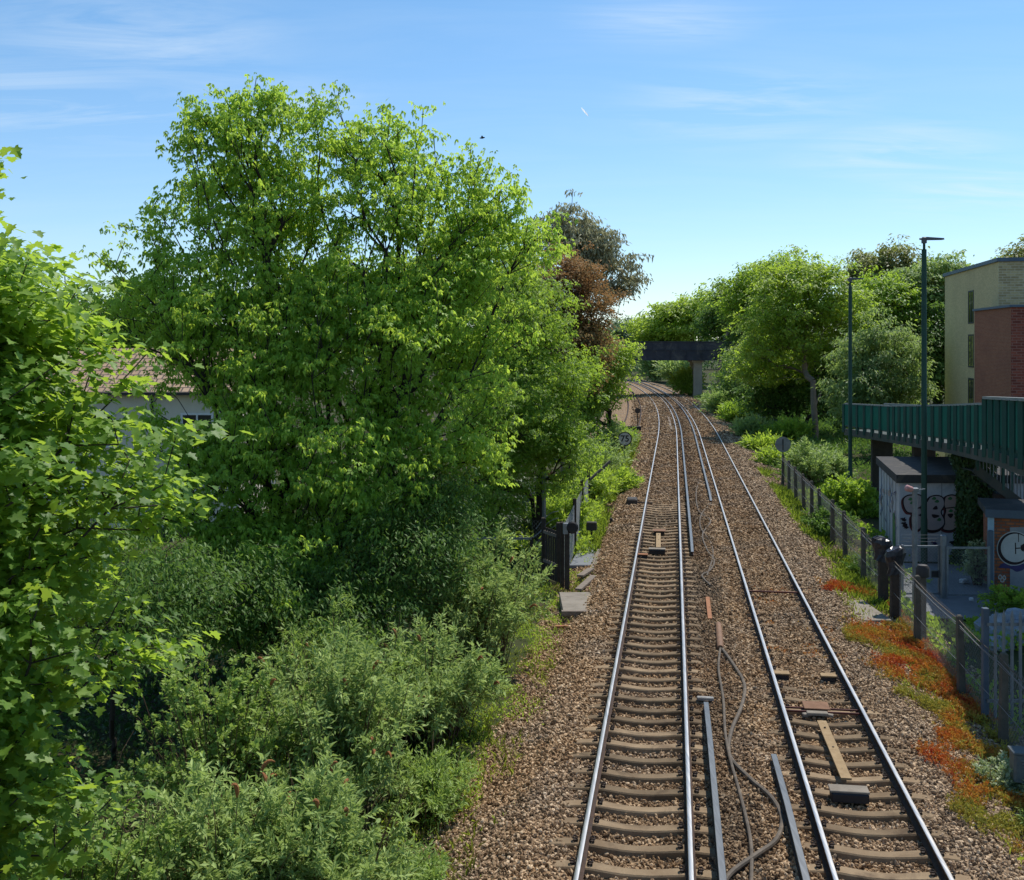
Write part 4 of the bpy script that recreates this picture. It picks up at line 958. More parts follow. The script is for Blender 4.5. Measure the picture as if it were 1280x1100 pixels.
w = MB(); w.box((p[0], p[1], 0.17), (0.46, 0.3, 0.46), HEAD, bev=0.03); part('body', w, 'box_grey', o)
w = MB(); w.box((p[0], p[1], 0.41), (0.50, 0.34, 0.03), HEAD, bev=0.01); part('lid', w, 'box_grey', o)
w = MB(); w.box((p[0], p[1], -0.35), (0.12, 0.12, 0.6)); part('stem', w, 'dark_pipe', o)
for k in range(3):
    w = MB(); w.box((p[0] - 0.08 + 0.02 * k, p[1] - 0.155, 0.3 - k * 0.05), (0.16, 0.012, 0.014), HEAD); part('vent_slot', w, 'sign_back', o)
# grey posts with a red lamp, one each side of the crossing
for px, py, top, lab in ((1143.5, 757, 614, 'slim grey post with a small pinkish lamp on its top behind the right hand fence'), (680, 692, 593, 'slim grey post with a small reddish lamp on its top behind the left hand fence')):
    p = spot(px, py, -0.55); zt = CAMZ - (top - HOR) * p[1] / F; o = thing('lamp_post', lab, 'lamp post', p)
    w = MB(); w.tube([(p[0], p[1], -0.7), (p[0], p[1], zt)], 0.075, 10); part('pole', w, 'galvanised', o, smooth=True)
    w = MB(); w.box((p[0], p[1], zt + 0.04), (0.2, 0.16, 0.12), bev=0.02); w.bar((p[0], p[1], zt + 0.03), (p[0] + 0.3, p[1], zt + 0.06), 0.04, 0.03); part('bracket', w, 'galvanised', o)
    w = MB(); s = -1 if px > 900 else 1
    w.tube([(p[0] + s * q, p[1] - 0.03, zt + 0.02 + dz) for q, dz in ((0.06, 0.03), (0.12, 0.04), (0.25, 0.08), (0.30, 0.1))], [0.05, 0.09, 0.1, 0.04], 10); part('lamp', w, 'lens_red', o, smooth=True)

# ------------------------------------------------------------------ left hand fence and gate
def lx(Y): return 1.58 + 0.13 * (Y - 34)
o = thing('crossing_fence', 'wire mesh fence on dark posts beside the left hand track at the foot crossing', 'fence', (lx(34), 34, -0.55))
LP = [34, 39.4, 43.5, 47.9]
for Y in LP:
    w = MB(); w.box((lx(Y), Y, 0.5), (0.13, 0.13, 2.1 if Y < 42 else 2.5), bev=0.02); part('fence_post', w, 'dark_wood', o)
w = MB(); w.bar((lx(47.9) + 0.05, 47.9, 1.2), (lx(47.9) + 1.0, 48.3, 2.0), 0.1, 0.1); part('brace', w, 'post_concrete', o)
for a, b in zip(LP[:-1], LP[1:]):
    w = MB(); chain_link(w, (lx(a), a), (lx(b), b), -0.4, 1.35, 0.09, 0.0035); part('wire_mesh', w, 'wire_steel', o)
o = thing('pedestrian_gate', 'narrow dark boarded gate at the left hand end of the foot crossing', 'gate', (1.2, 35.3, -0.55))
w = MB()
for k in range(7):
    t = k / 6; w.box((1.08 + 0.40 * t, 35.8 - 0.9 * t, 0.28), (0.10, 0.035, 1.65), -1.15, bev=0.006)
part('board_panel', w, 'dark_wood', o)
for q in ((1.05, 35.86), (1.5, 34.86)):
    w = MB(); w.box((q[0], q[1], 0.4), (0.15, 0.15, 2.0), bev=0.02); part('gate_post', w, 'dark_wood', o)
for z in (0.0, 0.95):
    w = MB(); w.bar((1.05, 35.80, z), (1.5, 34.82, z), 0.05, 0.10); part('rail', w, 'grey_wood', o)
o = thing('side_fence', 'low rail fence turning away from the left gate behind the buddleia', 'fence', (0.65, 36, -0.6))
p = spot(664.5, 719, -0.55)
for x, y in ((p[0], p[1]), (p[0] - 2.2, p[1] + 0.1), (p[0] - 4.4, p[1] + 0.2)):
    w = MB(); w.box((x, y, 0.05), (0.11, 0.11, 1.35), bev=0.015); part('fence_post', w, 'dark_wood', o)
w = MB(); w.bar((p[0], p[1] - 0.05, 0.68), (p[0] - 4.4, p[1] + 0.15, 0.68), 0.06, 0.07); part('rail', w, 'galvanised', o)
w = MB(); w.tube([(p[0], p[1], 0.66), (0.98, 35.9, 0.95)], 0.02, 6); part('rail', w, 'galvanised', o)
w = MB(); chain_link(w, (p[0], p[1]), (1.02, 35.85), -0.5, 1.3, 0.1, 0.004); part('wire_mesh', w, 'wire_steel', o)
for k in range(4):
    w = MB(); P = [(1.03 - 0.16 * t * (1 + k) * 0.4 - 0.3 * t, 35.85 + 0.2 * t, 1.28 + 0.42 * math.sin(t * 1.6) - 0.16 * k) for t in np.linspace(0, 1, 6)]
    P = [(1.5, 34.9, 1.75 - 0.22 * k), (1.28, 35.4, 1.62 - 0.25 * k), (1.02, 35.9, 1.3 - 0.27 * k), (0.8, 36.0, 1.0 - 0.25 * k)]
    w.tube(spline(P, k=4), 0.013, 5); part('stay_wire', w, 'galvanised', o, smooth=True)
p = spot(703.5, 735, -0.5); o = thing('round_lamp_post', 'dark post topped by a round black lamp at the near left fence end', 'post', (p[0] + 0.12, p[1] - 0.25, -0.5))
w = MB(); w.box((p[0] + 0.12, p[1] - 0.25, 0.42), (0.15, 0.15, 1.9), bev=0.02); part('post', w, 'dark_wood', o)
w = MB(); w.box((p[0] + 0.07, p[1] - 0.3, 1.42), (0.16, 0.12, 0.34), bev=0.02); part('bracket', w, 'galvanised', o)
w = MB(); w.tube([(p[0] + 0.28, p[1] - 0.25 + q, 1.45) for q in (-0.14, -0.10, 0.06, 0.12)], [0.15, 0.19, 0.17, 0.08], 18); part('lamp', w, 'dull_black', o, smooth=True)
p = spot(739.5, 680, -0.5); o = thing('box_on_stem', 'dark square box on a thin stem beside the left fence', 'box', p)
w = MB(); w.tube([(p[0], p[1], -0.6), (p[0], p[1], 0.05)], 0.04, 8); part('stem', w, 'dark_pipe', o)
w = MB(); w.box((p[0], p[1], 0.2), (0.40, 0.26, 0.32), HEAD, bev=0.03); part('body', w, 'box_dark', o)
w = MB(); w.box((p[0] - 0.2, p[1] + 0.1, -0.47), (0.5, 0.4, 0.06), HEAD); part('foot', w, 'slab_concrete', o)

# ------------------------------------------------------------------ far road bridge
BY_ = 166.0; dx_, dy_ = 0.995, -0.10
def bp(s, t, z): return (31.3 + s * dx_ + t * 0.10, BY_ + s * dy_ + t * dx_, z)
o = thing('road_bridge', 'dark steel girder road bridge crossing the tracks in the distance', 'bridge', bp(0, 0, -0.6))
def bbox(w, s0, s1, t0, t1, z0, z1, mi=0):
    c = [bp(s0, t0, z0), bp(s1, t0, z0), bp(s1, t1, z0), bp(s0, t1, z0)]
    w.prism([q[:2] for q in c], z0, z1, mi); return w
w = MB(); bbox(w, -32, 16, 0, 11, 5.55, 6.1); part('deck', w, 'bridge_concrete', o)
for t, nm in ((-0.35, 0), (11.0, 1)):
    w = MB(); bbox(w, -32, 16, t, t + 0.35, 5.45, 7.0)
    bbox(w, -32, 16, t - 0.12, t + 0.47, 5.40, 5.48); bbox(w, -32, 16, t - 0.10, t + 0.45, 6.95, 7.02)
    for s in np.arange(-31, 16, 2.4): bbox(w, s, s + 0.08, t - 0.1, t + 0.01, 5.48, 6.95)
    part('girder', w, 'bridge_steel', o)
    w = MB(); bbox(w, -32, 16, t + 0.06, t + 0.22, 7.02, 8.25)
    for s in np.arange(-31.8, 16, 2.0): bbox(w, s, s + 0.12, t + 0.0, t + 0.05, 7.02, 8.2)
    bbox(w, -32, 16, t - 0.04, t + 0.32, 8.25, 8.36)
    part('parapet', w, 'bridge_steel', o)
for t0 in (0.4, 4.6, 8.8):
    w = MB(); bbox(w, -3.3, -2.0, t0, t0 + 1.5, -0.8, 5.5); part('pier', w, 'bridge_concrete', o)
w = MB(); bbox(w, -3.6, -1.7, 0.1, 10.6, 5.1, 5.47); part('crosshead', w, 'bridge_concrete', o)
w = MB(); bbox(w, -30, -26, 0.2, 10.8, -0.8, 5.5); part('abutment', w, 'bridge_concrete', o)
w = MB(); bbox(w, 9, 16, 0.2, 10.8, -0.8, 5.5); part('abutment', w, 'bridge_concrete', o)
# worn sprayed marks on the girder
for k, (s, z, a, b_) in enumerate(((-15.0, 7.65, 0.9, 0.28), (-14.2, 7.45, 1.1, 0.22), (-15.8, 7.9, 0.35, 0.2), (-13.6, 7.3, 0.5, 0.16))):
    w = MB(); P = [bp(s + a * math.cos(q) * (0.8 + 0.35 * math.sin(3 * q + k)), -0.306, z + b_ * math.sin(q) * (0.8 + 0.3 * math.cos(2 * q))) for q in np.linspace(0, 2 * math.pi, 14)[:-1]]
    w.quad(P); part('graffiti', w, 'spray_pale', o)

# ------------------------------------------------------------------ apartment block
def vec2(a, b): d = np.array(b) - np.array(a); return d / np.linalg.norm(d)
A = np.array((28.2, 62.6)); B = np.array((30.3, 75.6)); ld = vec2(A, B); fd = np.array((ld[1], -ld[0])); fd = np.array((0.99, -0.14)); 
o = thing('apartment_block', 'four storey yellow and red brick apartment block with a flat roof on the right', 'building', (A[0], A[1], -0.6))
ZR = 12.1
w = MB(); C_ = A + fd * 22; D_ = B + fd * 22
w.prism([tuple(A), tuple(C_), tuple(D_), tuple(B)], -0.8, ZR)
w.m = [0] * len(w.m); w.m[2] = 1
part('wall', w, ('yellow_brick', 'yellow_brick_bold'), o, uv=True)
w = MB(); e = 0.12
w.prism([tuple(A - fd * e - ld * e), tuple(C_ - ld * e), tuple(D_ + ld * e), tuple(B - fd * e + ld * e)], ZR + 0.002, ZR + 0.22); part('coping', w, 'coping_blue', o)
a1 = np.array((27.4, 64.0)); b1 = np.array((26.8, 58.0)); w = MB(); bd = vec2(b1, a1)
w.prism([tuple(b1), tuple(b1 + fd * 22), tuple(b1 + fd * 22 + bd * 6), tuple(a1 + fd * 0.0)], -0.8, 9.27)
w.m[2] = 1
bay = part('bay', w, ('red_brick', 'red_brick_bold'), o, uv=True)
w = MB(); w.prism([tuple(b1 - fd * e - bd * e), tuple(b1 + fd * 22 - bd * e), tuple(b1 + fd * 22 + bd * 6), tuple(a1 - fd * e)], 9.272, 9.40); part('ledge', w, 'coping_blue', bay)
nl = np.array((-ld[1], ld[0]))
for zc, hh in ((9.7, 2.1), (6.92, 2.1), (4.14, 2.1)):
    w = MB(); q0 = A + ld * 5.45; q1 = A + ld * 6.75
    for (p0, p1, z0, z1) in ((q0, q0 + ld * 0.09, zc - hh / 2, zc + hh / 2), (q1 - ld * 0.09, q1, zc - hh / 2, zc + hh / 2), (q0, q1, zc - hh / 2, zc - hh / 2 + 0.09), (q0, q1, zc + hh / 2 - 0.09, zc + hh / 2), (q0 + ld * 0.6, q0 + ld * 0.67, zc - hh / 2, zc + hh / 2)):
        w.prism([tuple(p0 + nl * 0.03), tuple(p0 - nl * 0.05), tuple(p1 - nl * 0.05), tuple(p1 + nl * 0.03)], z0, z1)
    wi = part('window', w, 'grey_frame', o)
    w = MB(); w.quad([(*(q0 + nl * 0.012), zc - hh / 2), (*(q0 + nl * 0.012), zc + hh / 2), (*(q1 + nl * 0.012), zc + hh / 2), (*(q1 + nl * 0.012), zc - hh / 2)][::-1]); part('pane', w, 'window_glass', wi)
w = MB(); q = b1 + fd * 1.9 - bd * 0.0; w.tube([(q[0], q[1] - 0.05, 7.6), (q[0], q[1] - 0.6, 7.75), (q[0] - 0.1, q[1] - 0.9, 7.72)], [0.04, 0.05, 0.06], 8); part('wall_lamp', w, 'white_frame', o)

# ------------------------------------------------------------------ street lamps
for x, Y, zt, hl, lab in ((14.5, 38.0, 10.85, 0.66, 'tall dark green street lamp in front of the sprayed hut, the nearer of the two'), (17.1, 54.6, 10.55, 0.62, 'tall dark green street lamp at the far end of the green ramp')):
    o = thing('street_lamp', lab, 'street lamp', (x, Y, -0.6))
    w = MB(); w.tube([(x, Y, z) for z in (-0.7, 1.0, 1.05, zt - 0.35, zt - 0.33, zt - 0.1)], [0.115, 0.115, 0.10, 0.085, 0.045, 0.045], 14); part('pole', w, 'lamp_green', o, smooth=True)
    w = MB(); w.box((x, Y, zt - 0.02), (0.16, 0.16, 0.22), bev=0.03); w.tube([(x - 0.16, Y, zt + 0.02), (x + 0.05, Y, zt + 0.03)], 0.035, 8); part('bracket', w, 'lamp_head', o)
    w = MB(); hw = 0.14
    vs = [(x + 0.06, Y - hw * 0.6, zt - 0.02), (x + 0.06, Y + hw * 0.6, zt - 0.02), (x + hl, Y + hw, zt - 0.005), (x + hl + 0.06, Y, zt), (x + hl, Y - hw, zt - 0.005),
          (x + 0.06, Y - hw * 0.5, zt + 0.09), (x + 0.06, Y + hw * 0.5, zt + 0.09), (x + hl, Y + hw * 0.8, zt + 0.045), (x + hl + 0.05, Y, zt + 0.04), (x + hl, Y - hw * 0.8, zt + 0.045)]
    w.add(vs, [(0, 1, 2, 3, 4), (9, 8, 7, 6, 5)] + [((i + 1) % 5, i, i + 5, (i + 1) % 5 + 5) for i in range(5)]); part('lamp_head', w, 'lamp_head', o)

# ------------------------------------------------------------------ green access ramp
RUNS = [([(18.0, 58.4, 4.10), (17.5, 50.0, 4.41), (15.3, 37.6, 5.08), (13.0, 28.4, 5.60)], 2.1),      # tops of the near parapets, long run and wider near run
        ([(12.66, 28.75, 5.72), (11.3, 23.8, 5.90), (9.85, 18.0, 6.08), (8.8, 13.0, 6.2)], 2.6)]
o = thing('access_ramp', 'dark green footbridge ramp with panelled parapets on the right', 'ramp', (15.3, 37.6, -0.6))
def side_of(i):
    d = np.zeros(2)
    if i > 0: d += vec2(RP[i - 1][:2], RP[i][:2])
    if i < len(RP) - 1: d += vec2(RP[i][:2], RP[i + 1][:2])
    d /= np.linalg.norm(d); return np.array((-d[1], d[0]))      # to the right of the way the ramp comes towards us
def rpt(i, off, dz): return (RP[i][0] + SIDE[i][0] * off, RP[i][1] + SIDE[i][1] * off, RP[i][2] + dz)
DK = -1.42
for run, (RP, RW) in enumerate(RUNS):
    SIDE = [side_of(i) for i in range(len(RP))]
    for i in range(len(RP) - 1):
        w = MB(); a = [rpt(i, 0.02, DK), rpt(i, RW - 0.02, DK), rpt(i + 1, RW - 0.02, DK), rpt(i + 1, 0.02, DK)]
        w.add(a + [(x, y, z - 0.14) for x, y, z in a], [(0, 1, 2, 3), (7, 6, 5, 4)] + [((k + 1) % 4, k, k + 4, (k + 1) % 4 + 4) for k in range(4)]); part('deck', w, 'ramp_fascia', o)
        for off in (0.0, RW):
            w = MB(); w.bar(rpt(i, off, DK - 0.13), rpt(i + 1, off, DK - 0.13), 0.10, 0.34); part('fascia', w, 'ramp_fascia', o)
            w = MB(); w.bar(rpt(i, off, -0.03), rpt(i + 1, off, -0.03), 0.26 if run and off == 0 else 0.08, 0.07); part('handrail', w, 'ramp_cap', o)
            w = MB(); w.bar(rpt(i, off, DK + 0.20), rpt(i + 1, off, DK + 0.20), 0.06, 0.06); part('bottom_rail', w, 'ramp_green', o)
            L = math.dist(RP[i], RP[i + 1]); n = max(2, round(L / (1.45 if run == 0 else 0.95)))
            pa, pb = np.array(rpt(i, off, 0)), np.array(rpt(i + 1, off, 0))
            for k in range(n):
                t0, t1 = k / n, (k + 1) / n; q0 = pa + (pb - pa) * t0; q1 = pa + (pb - pa) * t1
                if off == 0.0 or run or i >= 2:
                    w = MB(); sd = SIDE[i] * (-0.05 if off == 0 else 0.05); w.box((q0[0] + sd[0], q0[1] + sd[1], q0[2] - 0.05 + (DK - 0.1) / 2), (0.12, 0.16, -DK + 0.1), 0.25); part('baluster_post', w, 'ramp_green', o)
                # one panel of close upright bars between two posts
                w = MB(); sp_ = 0.075; m_ = int(L / n / sp_)
                for j in range(1, m_):
                    c = q0 + (q1 - q0) * (j / m_); w.bar((c[0], c[1], c[2] + DK + 0.22), (c[0], c[1], c[2] - 0.06), 0.052 if off == 0 else 0.03, 0.012)
                part('bar_panel', w, 'ramp_panel', o)
for x, y, s, zt in ((19.0, 55.5, 1.0, 2.75), (18.1, 47.5, 0.9, 3.0), (13.9, 26.6, 0.7, 4.1)):
    w = MB(); w.box((x, y, (zt - 0.8) / 2), (s, 0.7, zt + 0.8), -0.2, bev=0.03); part('column', w, 'dark_wood', o)
w = MB(); w.box((16.35, 38.1, 1.2), (0.62, 0.62, 4.0), -0.2, bev=0.03); part('column', w, 'dark_wood', o)
# stair flight under the ramp
o = thing('stair_flight', 'dark steel stair flight with barred sides descending behind the brick hut', 'stairs', (16.4, 37.0, -0.6))
T0 = np.array((15.7, 37.3, 2.95)); T1 = np.array((19.2, 37.3, 0.25)); 
for dy in (-0.65, 0.65):
    a = T0 + (0, dy, 0); b = T1 + (0, dy, 0)
    w = MB(); w.bar(tuple(a), tuple(b), 0.07, 0.30); part('stringer', w, 'ramp_fascia', o)
    w = MB(); w.bar(tuple(a + (0, 0, 1.15)), tuple(b + (0, 0, 1.15)), 0.06, 0.06); part('handrail', w, 'ramp_green', o)
    w = MB()
    for k in range(30):
        c = a + (b - a) * (k + 0.5) / 30; w.tube([(c[0], c[1], c[2] + 0.1), (c[0], c[1], c[2] + 1.13)], 0.013, 5)
    part('bar_panel', w, 'galvanised', o)
    for k in range(4):
        c = a + (b - a) * (k + 0.1) / 4; w = MB(); w.bar((c[0], c[1], c[2]), (c[0], c[1], c[2] + 1.15), 0.09, 0.09); part('baluster_post', w, 'ramp_green', o)
for k in range(13):
    c = T0 + (T1 - T0) * (k + 0.5) / 13; w = MB(); w.box(tuple(c), (0.29, 1.28, 0.04)); part('tread', w, 'ramp_fascia', o)
w = MB(); w.box((16.75, 36.95, 0.6), (0.5, 0.45, 2.9), -0.2, bev=0.02); part('support', w, 'dark_wood', o)

# ------------------------------------------------------------------ sprayed hut
hA = np.array((13.9, 38.75)); hl_ = np.array((0.221, 0.975)); hl_ /= np.linalg.norm(hl_); hf = np.array((0.985, -0.0)); hf = np.array((math.cos(-0.03), math.sin(-0.03)))
hB = hA + hl_ * 6.6; hC = hA + hf * 5.4; hD = hB + hf * 5.4
o = thing('concrete_hut', 'pale concrete panel hut covered in graffiti under the green ramp', 'hut', (hA[0], hA[1], -0.6))
w = MB(); w.prism([tuple(hA), tuple(hC), tuple(hD), tuple(hB)], -0.8, 2.2); part('wall', w, 'hut_panel', o)
w = MB(); e = 0.12; w.prism([tuple(hA - hf * e - hl_ * e), tuple(hC + hf * e - hl_ * e), tuple(hD + hf * e + hl_ * e), tuple(hB - hf * e + hl_ * e)], 2.202, 2.5); part('roof', w, 'hut_roof', o)
for k in range(1, 7):
    w = MB(); q = hA + hl_ * (6.6 * k / 7); w.box((q[0] - 0.005, q[1], 0.7), (0.03, 0.05, 3.0), -math.atan2(hl_[0], hl_[1])); part('panel_joint', w, 'render_grey', o)
for k in range(1, 4):
    w = MB(); q = hA + hf * (1.5 * k); w.box((q[0], q[1] - 0.002, 0.7), (0.03, 0.014, 3.0), -0.03); part('panel_joint', w, 'render_grey', o)
def on_front(px, py):     # survey points of the zoomed photograph on the front wall of the hut
    X = 1080 + px / 5.5; Yp = 560 + py / 5.5; k = (X - 640) / F
    s = (hA[0] - k * hA[1]) / (k * hf[1] - hf[0]); q = hA + hf * s
    return q, CAMZ - (Yp - HOR) * q[1] / F
LAYER = [0]
def spray(parent, fn, pts, mat, closed=True, nv=(0, -1), k=6):
    LAYER[0] += 1; off = 0.006 + 0.0012 * (LAYER[0] % 40)
    w = MB(); P = []
    for x, y in (spline([(a, b) for a, b in pts], True, k) if closed else pts):
        q, z = fn(x, y); P.append((q[0] + nv[0] * off, q[1] + nv[1] * off, z))
    w.quad(P); part('graffiti', w, mat, parent)
def grow_poly(pts, d):
    c = np.mean(pts, 0); n = len(pts); out = []
    area = sum(pts[i][0] * pts[(i + 1) % n][1] - pts[(i + 1) % n][0] * pts[i][1] for i in range(n))
    for i in range(n):
        t = np.array(pts[(i + 1) % n], float) - np.array(pts[i - 1], float); t /= np.linalg.norm(t) + 1e-9
        nn = np.array((t[1], -t[0])) * (1 if area > 0 else -1); out.append(tuple(np.array(pts[i]) + nn * d))
    return out
LA = [(270, 350), (300, 325), (345, 322), (362, 318), (395, 330), (402, 370), (392, 410), (398, 450), (395, 490), (405, 520), (380, 560), (345, 562), (325, 530), (322, 480), (330, 450), (295, 440), (272, 400)]
LB = [(400, 400), (430, 370), (455, 335), (505, 325), (545, 345), (552, 395), (530, 440), (552, 490), (548, 530), (510, 562), (455, 568), (415, 545), (400, 500)]
LC = [(556, 340), (580, 325), (612, 322), (640, 335), (645, 375), (632, 410), (650, 440), (652, 490), (640, 540), (610, 565), (570, 568), (540, 555), (552, 520), (550, 470), (560, 430), (548, 390)]
for L_, m_ in ((LA, 'spray_red'), (LB, 'spray_black'), (LC, 'spray_red')):
    spray(o, on_front, [(x - 5, y + 7) for x, y in grow_poly(L_, 8)], m_)
for L_, m_ in ((LA, 'spray_black'), (LB, 'spray_black'), (LC, 'spray_black')): spray(o, on_front, grow_poly(L_, 4), m_)
for L_, m_ in ((LA, 'spray_pale'), (LB, 'spray_pale'), (LC, 'spray_pink')): spray(o, on_front, grow_poly(L_, -5), m_)
for tri in ([(365, 415), (390, 400), (398, 415)], [(470, 420), (495, 395), (505, 420)], [(465, 455), (520, 465), (480, 482)], [(572, 455), (612, 452), (595, 482)], [(372, 462), (395, 450), (396, 470)]):
    spray(o, on_front, tri, 'spray_black', True, k=3)
spray(o, on_front, [(558, 410), (640, 402), (641, 408), (558, 417)], 'spray_black', True, k=2)
for cx_, cy_ in ((318, 350), (330, 375), (480, 345), (500, 365), (590, 345), (595, 430), (515, 490)):
    spray(o, on_front, [(cx_ + 14 * math.cos(q) * (1 + 0.4 * math.sin(3 * q)), cy_ + 11 * math.sin(q)) for q in np.linspace(0, 6.28, 8)[:-1]], 'spray_green', True, k=3)
for cx_, cy_, m_ in ((275, 520, 'spray_black'), (285, 540, 'spray_black'), (605, 650, 'spray_black'), (480, 650, 'spray_violet'), (270, 490, 'spray_black')):
    spray(o, on_front, [(cx_ + 18 * math.cos(q) * (1 + 0.5 * math.sin(4 * q)), cy_ + 13 * math.sin(q) * (1 + 0.4 * math.cos(5 * q))) for q in np.linspace(0, 6.28, 12)[:-1]], m_, True, k=2)
hn = np.array((-hl_[1], hl_[0]))
def on_left(s, z): return hA + hl_ * s, z
rr = random.Random(3)
for k in range(26):       # thin scrawl on the side wall
    s = rr.uniform(0.6, 6.0); z = rr.uniform(0.3, 1.9); h = rr.uniform(0.15, 0.5); m_ = rr.choice(['spray_blue', 'spray_blue', 'spray_blue', 'spray_violet', 'spray_pink'])
    L_ = [(s + rr.uniform(-0.12, 0.12) + 0.25 * math.sin(q * 5), z + h * (q - 0.5)) for q in np.linspace(0, 1, 6)]
    P = spline(L_, k=4); wd = 0.16
    spray(o, on_left, [(a, b_) for a, b_ in P] + [(a + wd, b_ - wd * 0.4) for a, b_ in P[::-1]], m_, closed=False, nv=tuple(hn))
spray(o, on_left, [(1.0, -0.2), (1.7, -0.25), (1.75, 0.75), (1.3, 0.9), (1.05, 0.5)], 'spray_green', True, nv=tuple(hn), k=3)

# ------------------------------------------------------------------ small brick hut
kA = np.array((14.75, 33.2)); kf = np.array((math.cos(-0.32), math.sin(-0.32))); kl = np.array((-kf[1], kf[0]))
kB = kA + kl * 2.6; kC = kA + kf * 4.2; kD = kB + kf * 4.2
o = thing('brick_hut', 'small red brick hut with a round graffiti tag at the right edge', 'hut', (kA[0], kA[1], -0.6))
w = MB(); w.prism([tuple(kA), tuple(kC), tuple(kD), tuple(kB)], -0.8, 1.85); part('wall', w, 'hut_brick', o, uv=True)
w = MB(); e = 0.16; w.prism([tuple(kA - kf * e - kl * e), tuple(kC + kf * e - kl * e), tuple(kD + kf * e + kl * e), tuple(kB - kf * e + kl * e)], 1.852, 2.06); part('roof', w, 'hut_roof', o)
w = MB(); e = 0.2; w.prism([tuple(kA - kf * e - kl * e), tuple(kC + kf * e - kl * e), tuple(kC + kf * e - kl * 0.17), tuple(kA - kf * e - kl * 0.17)], 1.84, 2.08); part('fascia', w, 'coping_blue', o)
w = MB(); q = kA - kf * 0.03 - kl * 0.03; w.box((q[0], q[1], 0.55), (0.17, 0.17, 2.55), -0.32); part('corner_board', w, 'blue_paint', o)
def on_brick(px, py):
    X = 1080 + px / 5.5; Yp = 560 + py / 5.5; k = (X - 640) / F
    s = (kA[0] - k * kA[1]) / (k * kf[1] - kf[0]); q = kA + kf * s
    return q, CAMZ - (Yp - HOR) * q[1] / F
nb = tuple(-kl); nb2 = nb
spray(o, on_brick, [(1003, 545), (1240, 540), (1240, 1010), (1003, 1010)], 'render_grey', False, nv=nb)
def circ(cx_, cy_, rx, ry, n=16, wob=0.0): return [(cx_ + rx * math.cos(q) * (1 + wob * math.sin(3 * q)), cy_ + ry * math.sin(q)) for q in np.linspace(0, 2 * math.pi, n + 1)[:-1]]
spray(o, on_brick, [(925, 820), (960, 790), (1010, 810), (1090, 790), (1100, 830), (1050, 850), (1010, 830), (960, 825)], 'spray_violet', True, nv=nb)
spray(o, on_brick, circ(1032, 690, 120, 118), 'spray_white', True, nv=nb)
spray(o, on_brick, circ(1032, 690, 113, 112), 'spray_black', True, nv=nb)
spray(o, on_brick, circ(1040, 686, 100, 98), 'spray_white', True, nv=nb)
for L_ in ([(1036, 650), (1044, 650), (1046, 728), (1038, 728)], [(1040, 685), (1080, 682), (1080, 690), (1040, 693)], [(1075, 670), (1100, 655), (1112, 690), (1095, 712), (1078, 700)], [(1058, 590), (1064, 590), (1064, 645), (1059, 645)]):
    spray(o, on_brick, L_, 'spray_black', False, nv=nb)
for cx_, cy_ in ((935, 885), (962, 890), (950, 905)): 
    spray(o, on_brick, circ(cx_, cy_, 14, 18, 8, 0.3), 'spray_white', True, nv=nb, k=3); spray(o, on_brick, circ(cx_, cy_, 8, 10, 8, 0.3), 'red_brick', True, nv=nb, k=3)

# ------------------------------------------------------------------ mesh gates behind the fence
for (xa, xb, ya, lab) in ((1128, 1174, 748, 'mesh gate with a small plate in front of the sprayed hut, the left leaf'), (1184, 1236, 750, 'mesh gate in front of the ivy covered column, the right leaf')):
    a = spot(xa, ya, -0.6); b = spot(xb, ya, -0.6); h = 1.58
    o = thing('mesh_gate', lab, 'gate', a)
    w = MB(); w.bar((a[0], a[1], h - 0.6), (b[0], b[1], h - 0.6), 0.05, 0.06); w.bar((a[0], a[1], -0.45), (b[0], b[1], -0.45), 0.05, 0.06)
    w.bar((a[0], a[1], -0.5), (a[0], a[1], h - 0.55), 0.06, 0.06); w.bar((b[0], b[1], -0.5), (b[0], b[1], h - 0.55), 0.06, 0.06); part('frame', w, 'galvanised', o)
    w = MB(); chain_link(w, a[:2], b[:2], -0.45, h - 0.62, 0.07, 0.003); part('wire_mesh', w, 'wire_steel', o)
    if xa < 1150:
        for k in range(3):
            w = MB(); w.tube([(a[0], a[1], h - 0.45 + 0.1 * k), (b[0], b[1], h - 0.45 + 0.1 * k)], 0.007, 5); part('top_wire', w, 'wire_steel', o)
        q = spot(1168, ya, -0.6); w = MB(); w.box((q[0], q[1] - 0.04, 0.15), (0.26, 0.02, 0.24)); pl = part('plate', w, 'box_grey', o)
        w = MB(); w.box((q[0], q[1] - 0.052, 0.15), (0.2, 0.01, 0.18)); part('panel', w, 'dull_black', pl)
for x, lab, mt in ((1179, 'steel gate post between the two mesh gates', 'galvanised'), (1237.5, 'blue grey steel gate post beside the brick hut', 'coping_blue')):
    p = spot(x, 749, -0.6); w = MB(); w.box((p[0], p[1] - 0.02, 0.35), (0.16, 0.14, 2.0 if x < 1200 else 2.3), bev=0.02); solo('gate_post', w, mt, lab, 'post', p)
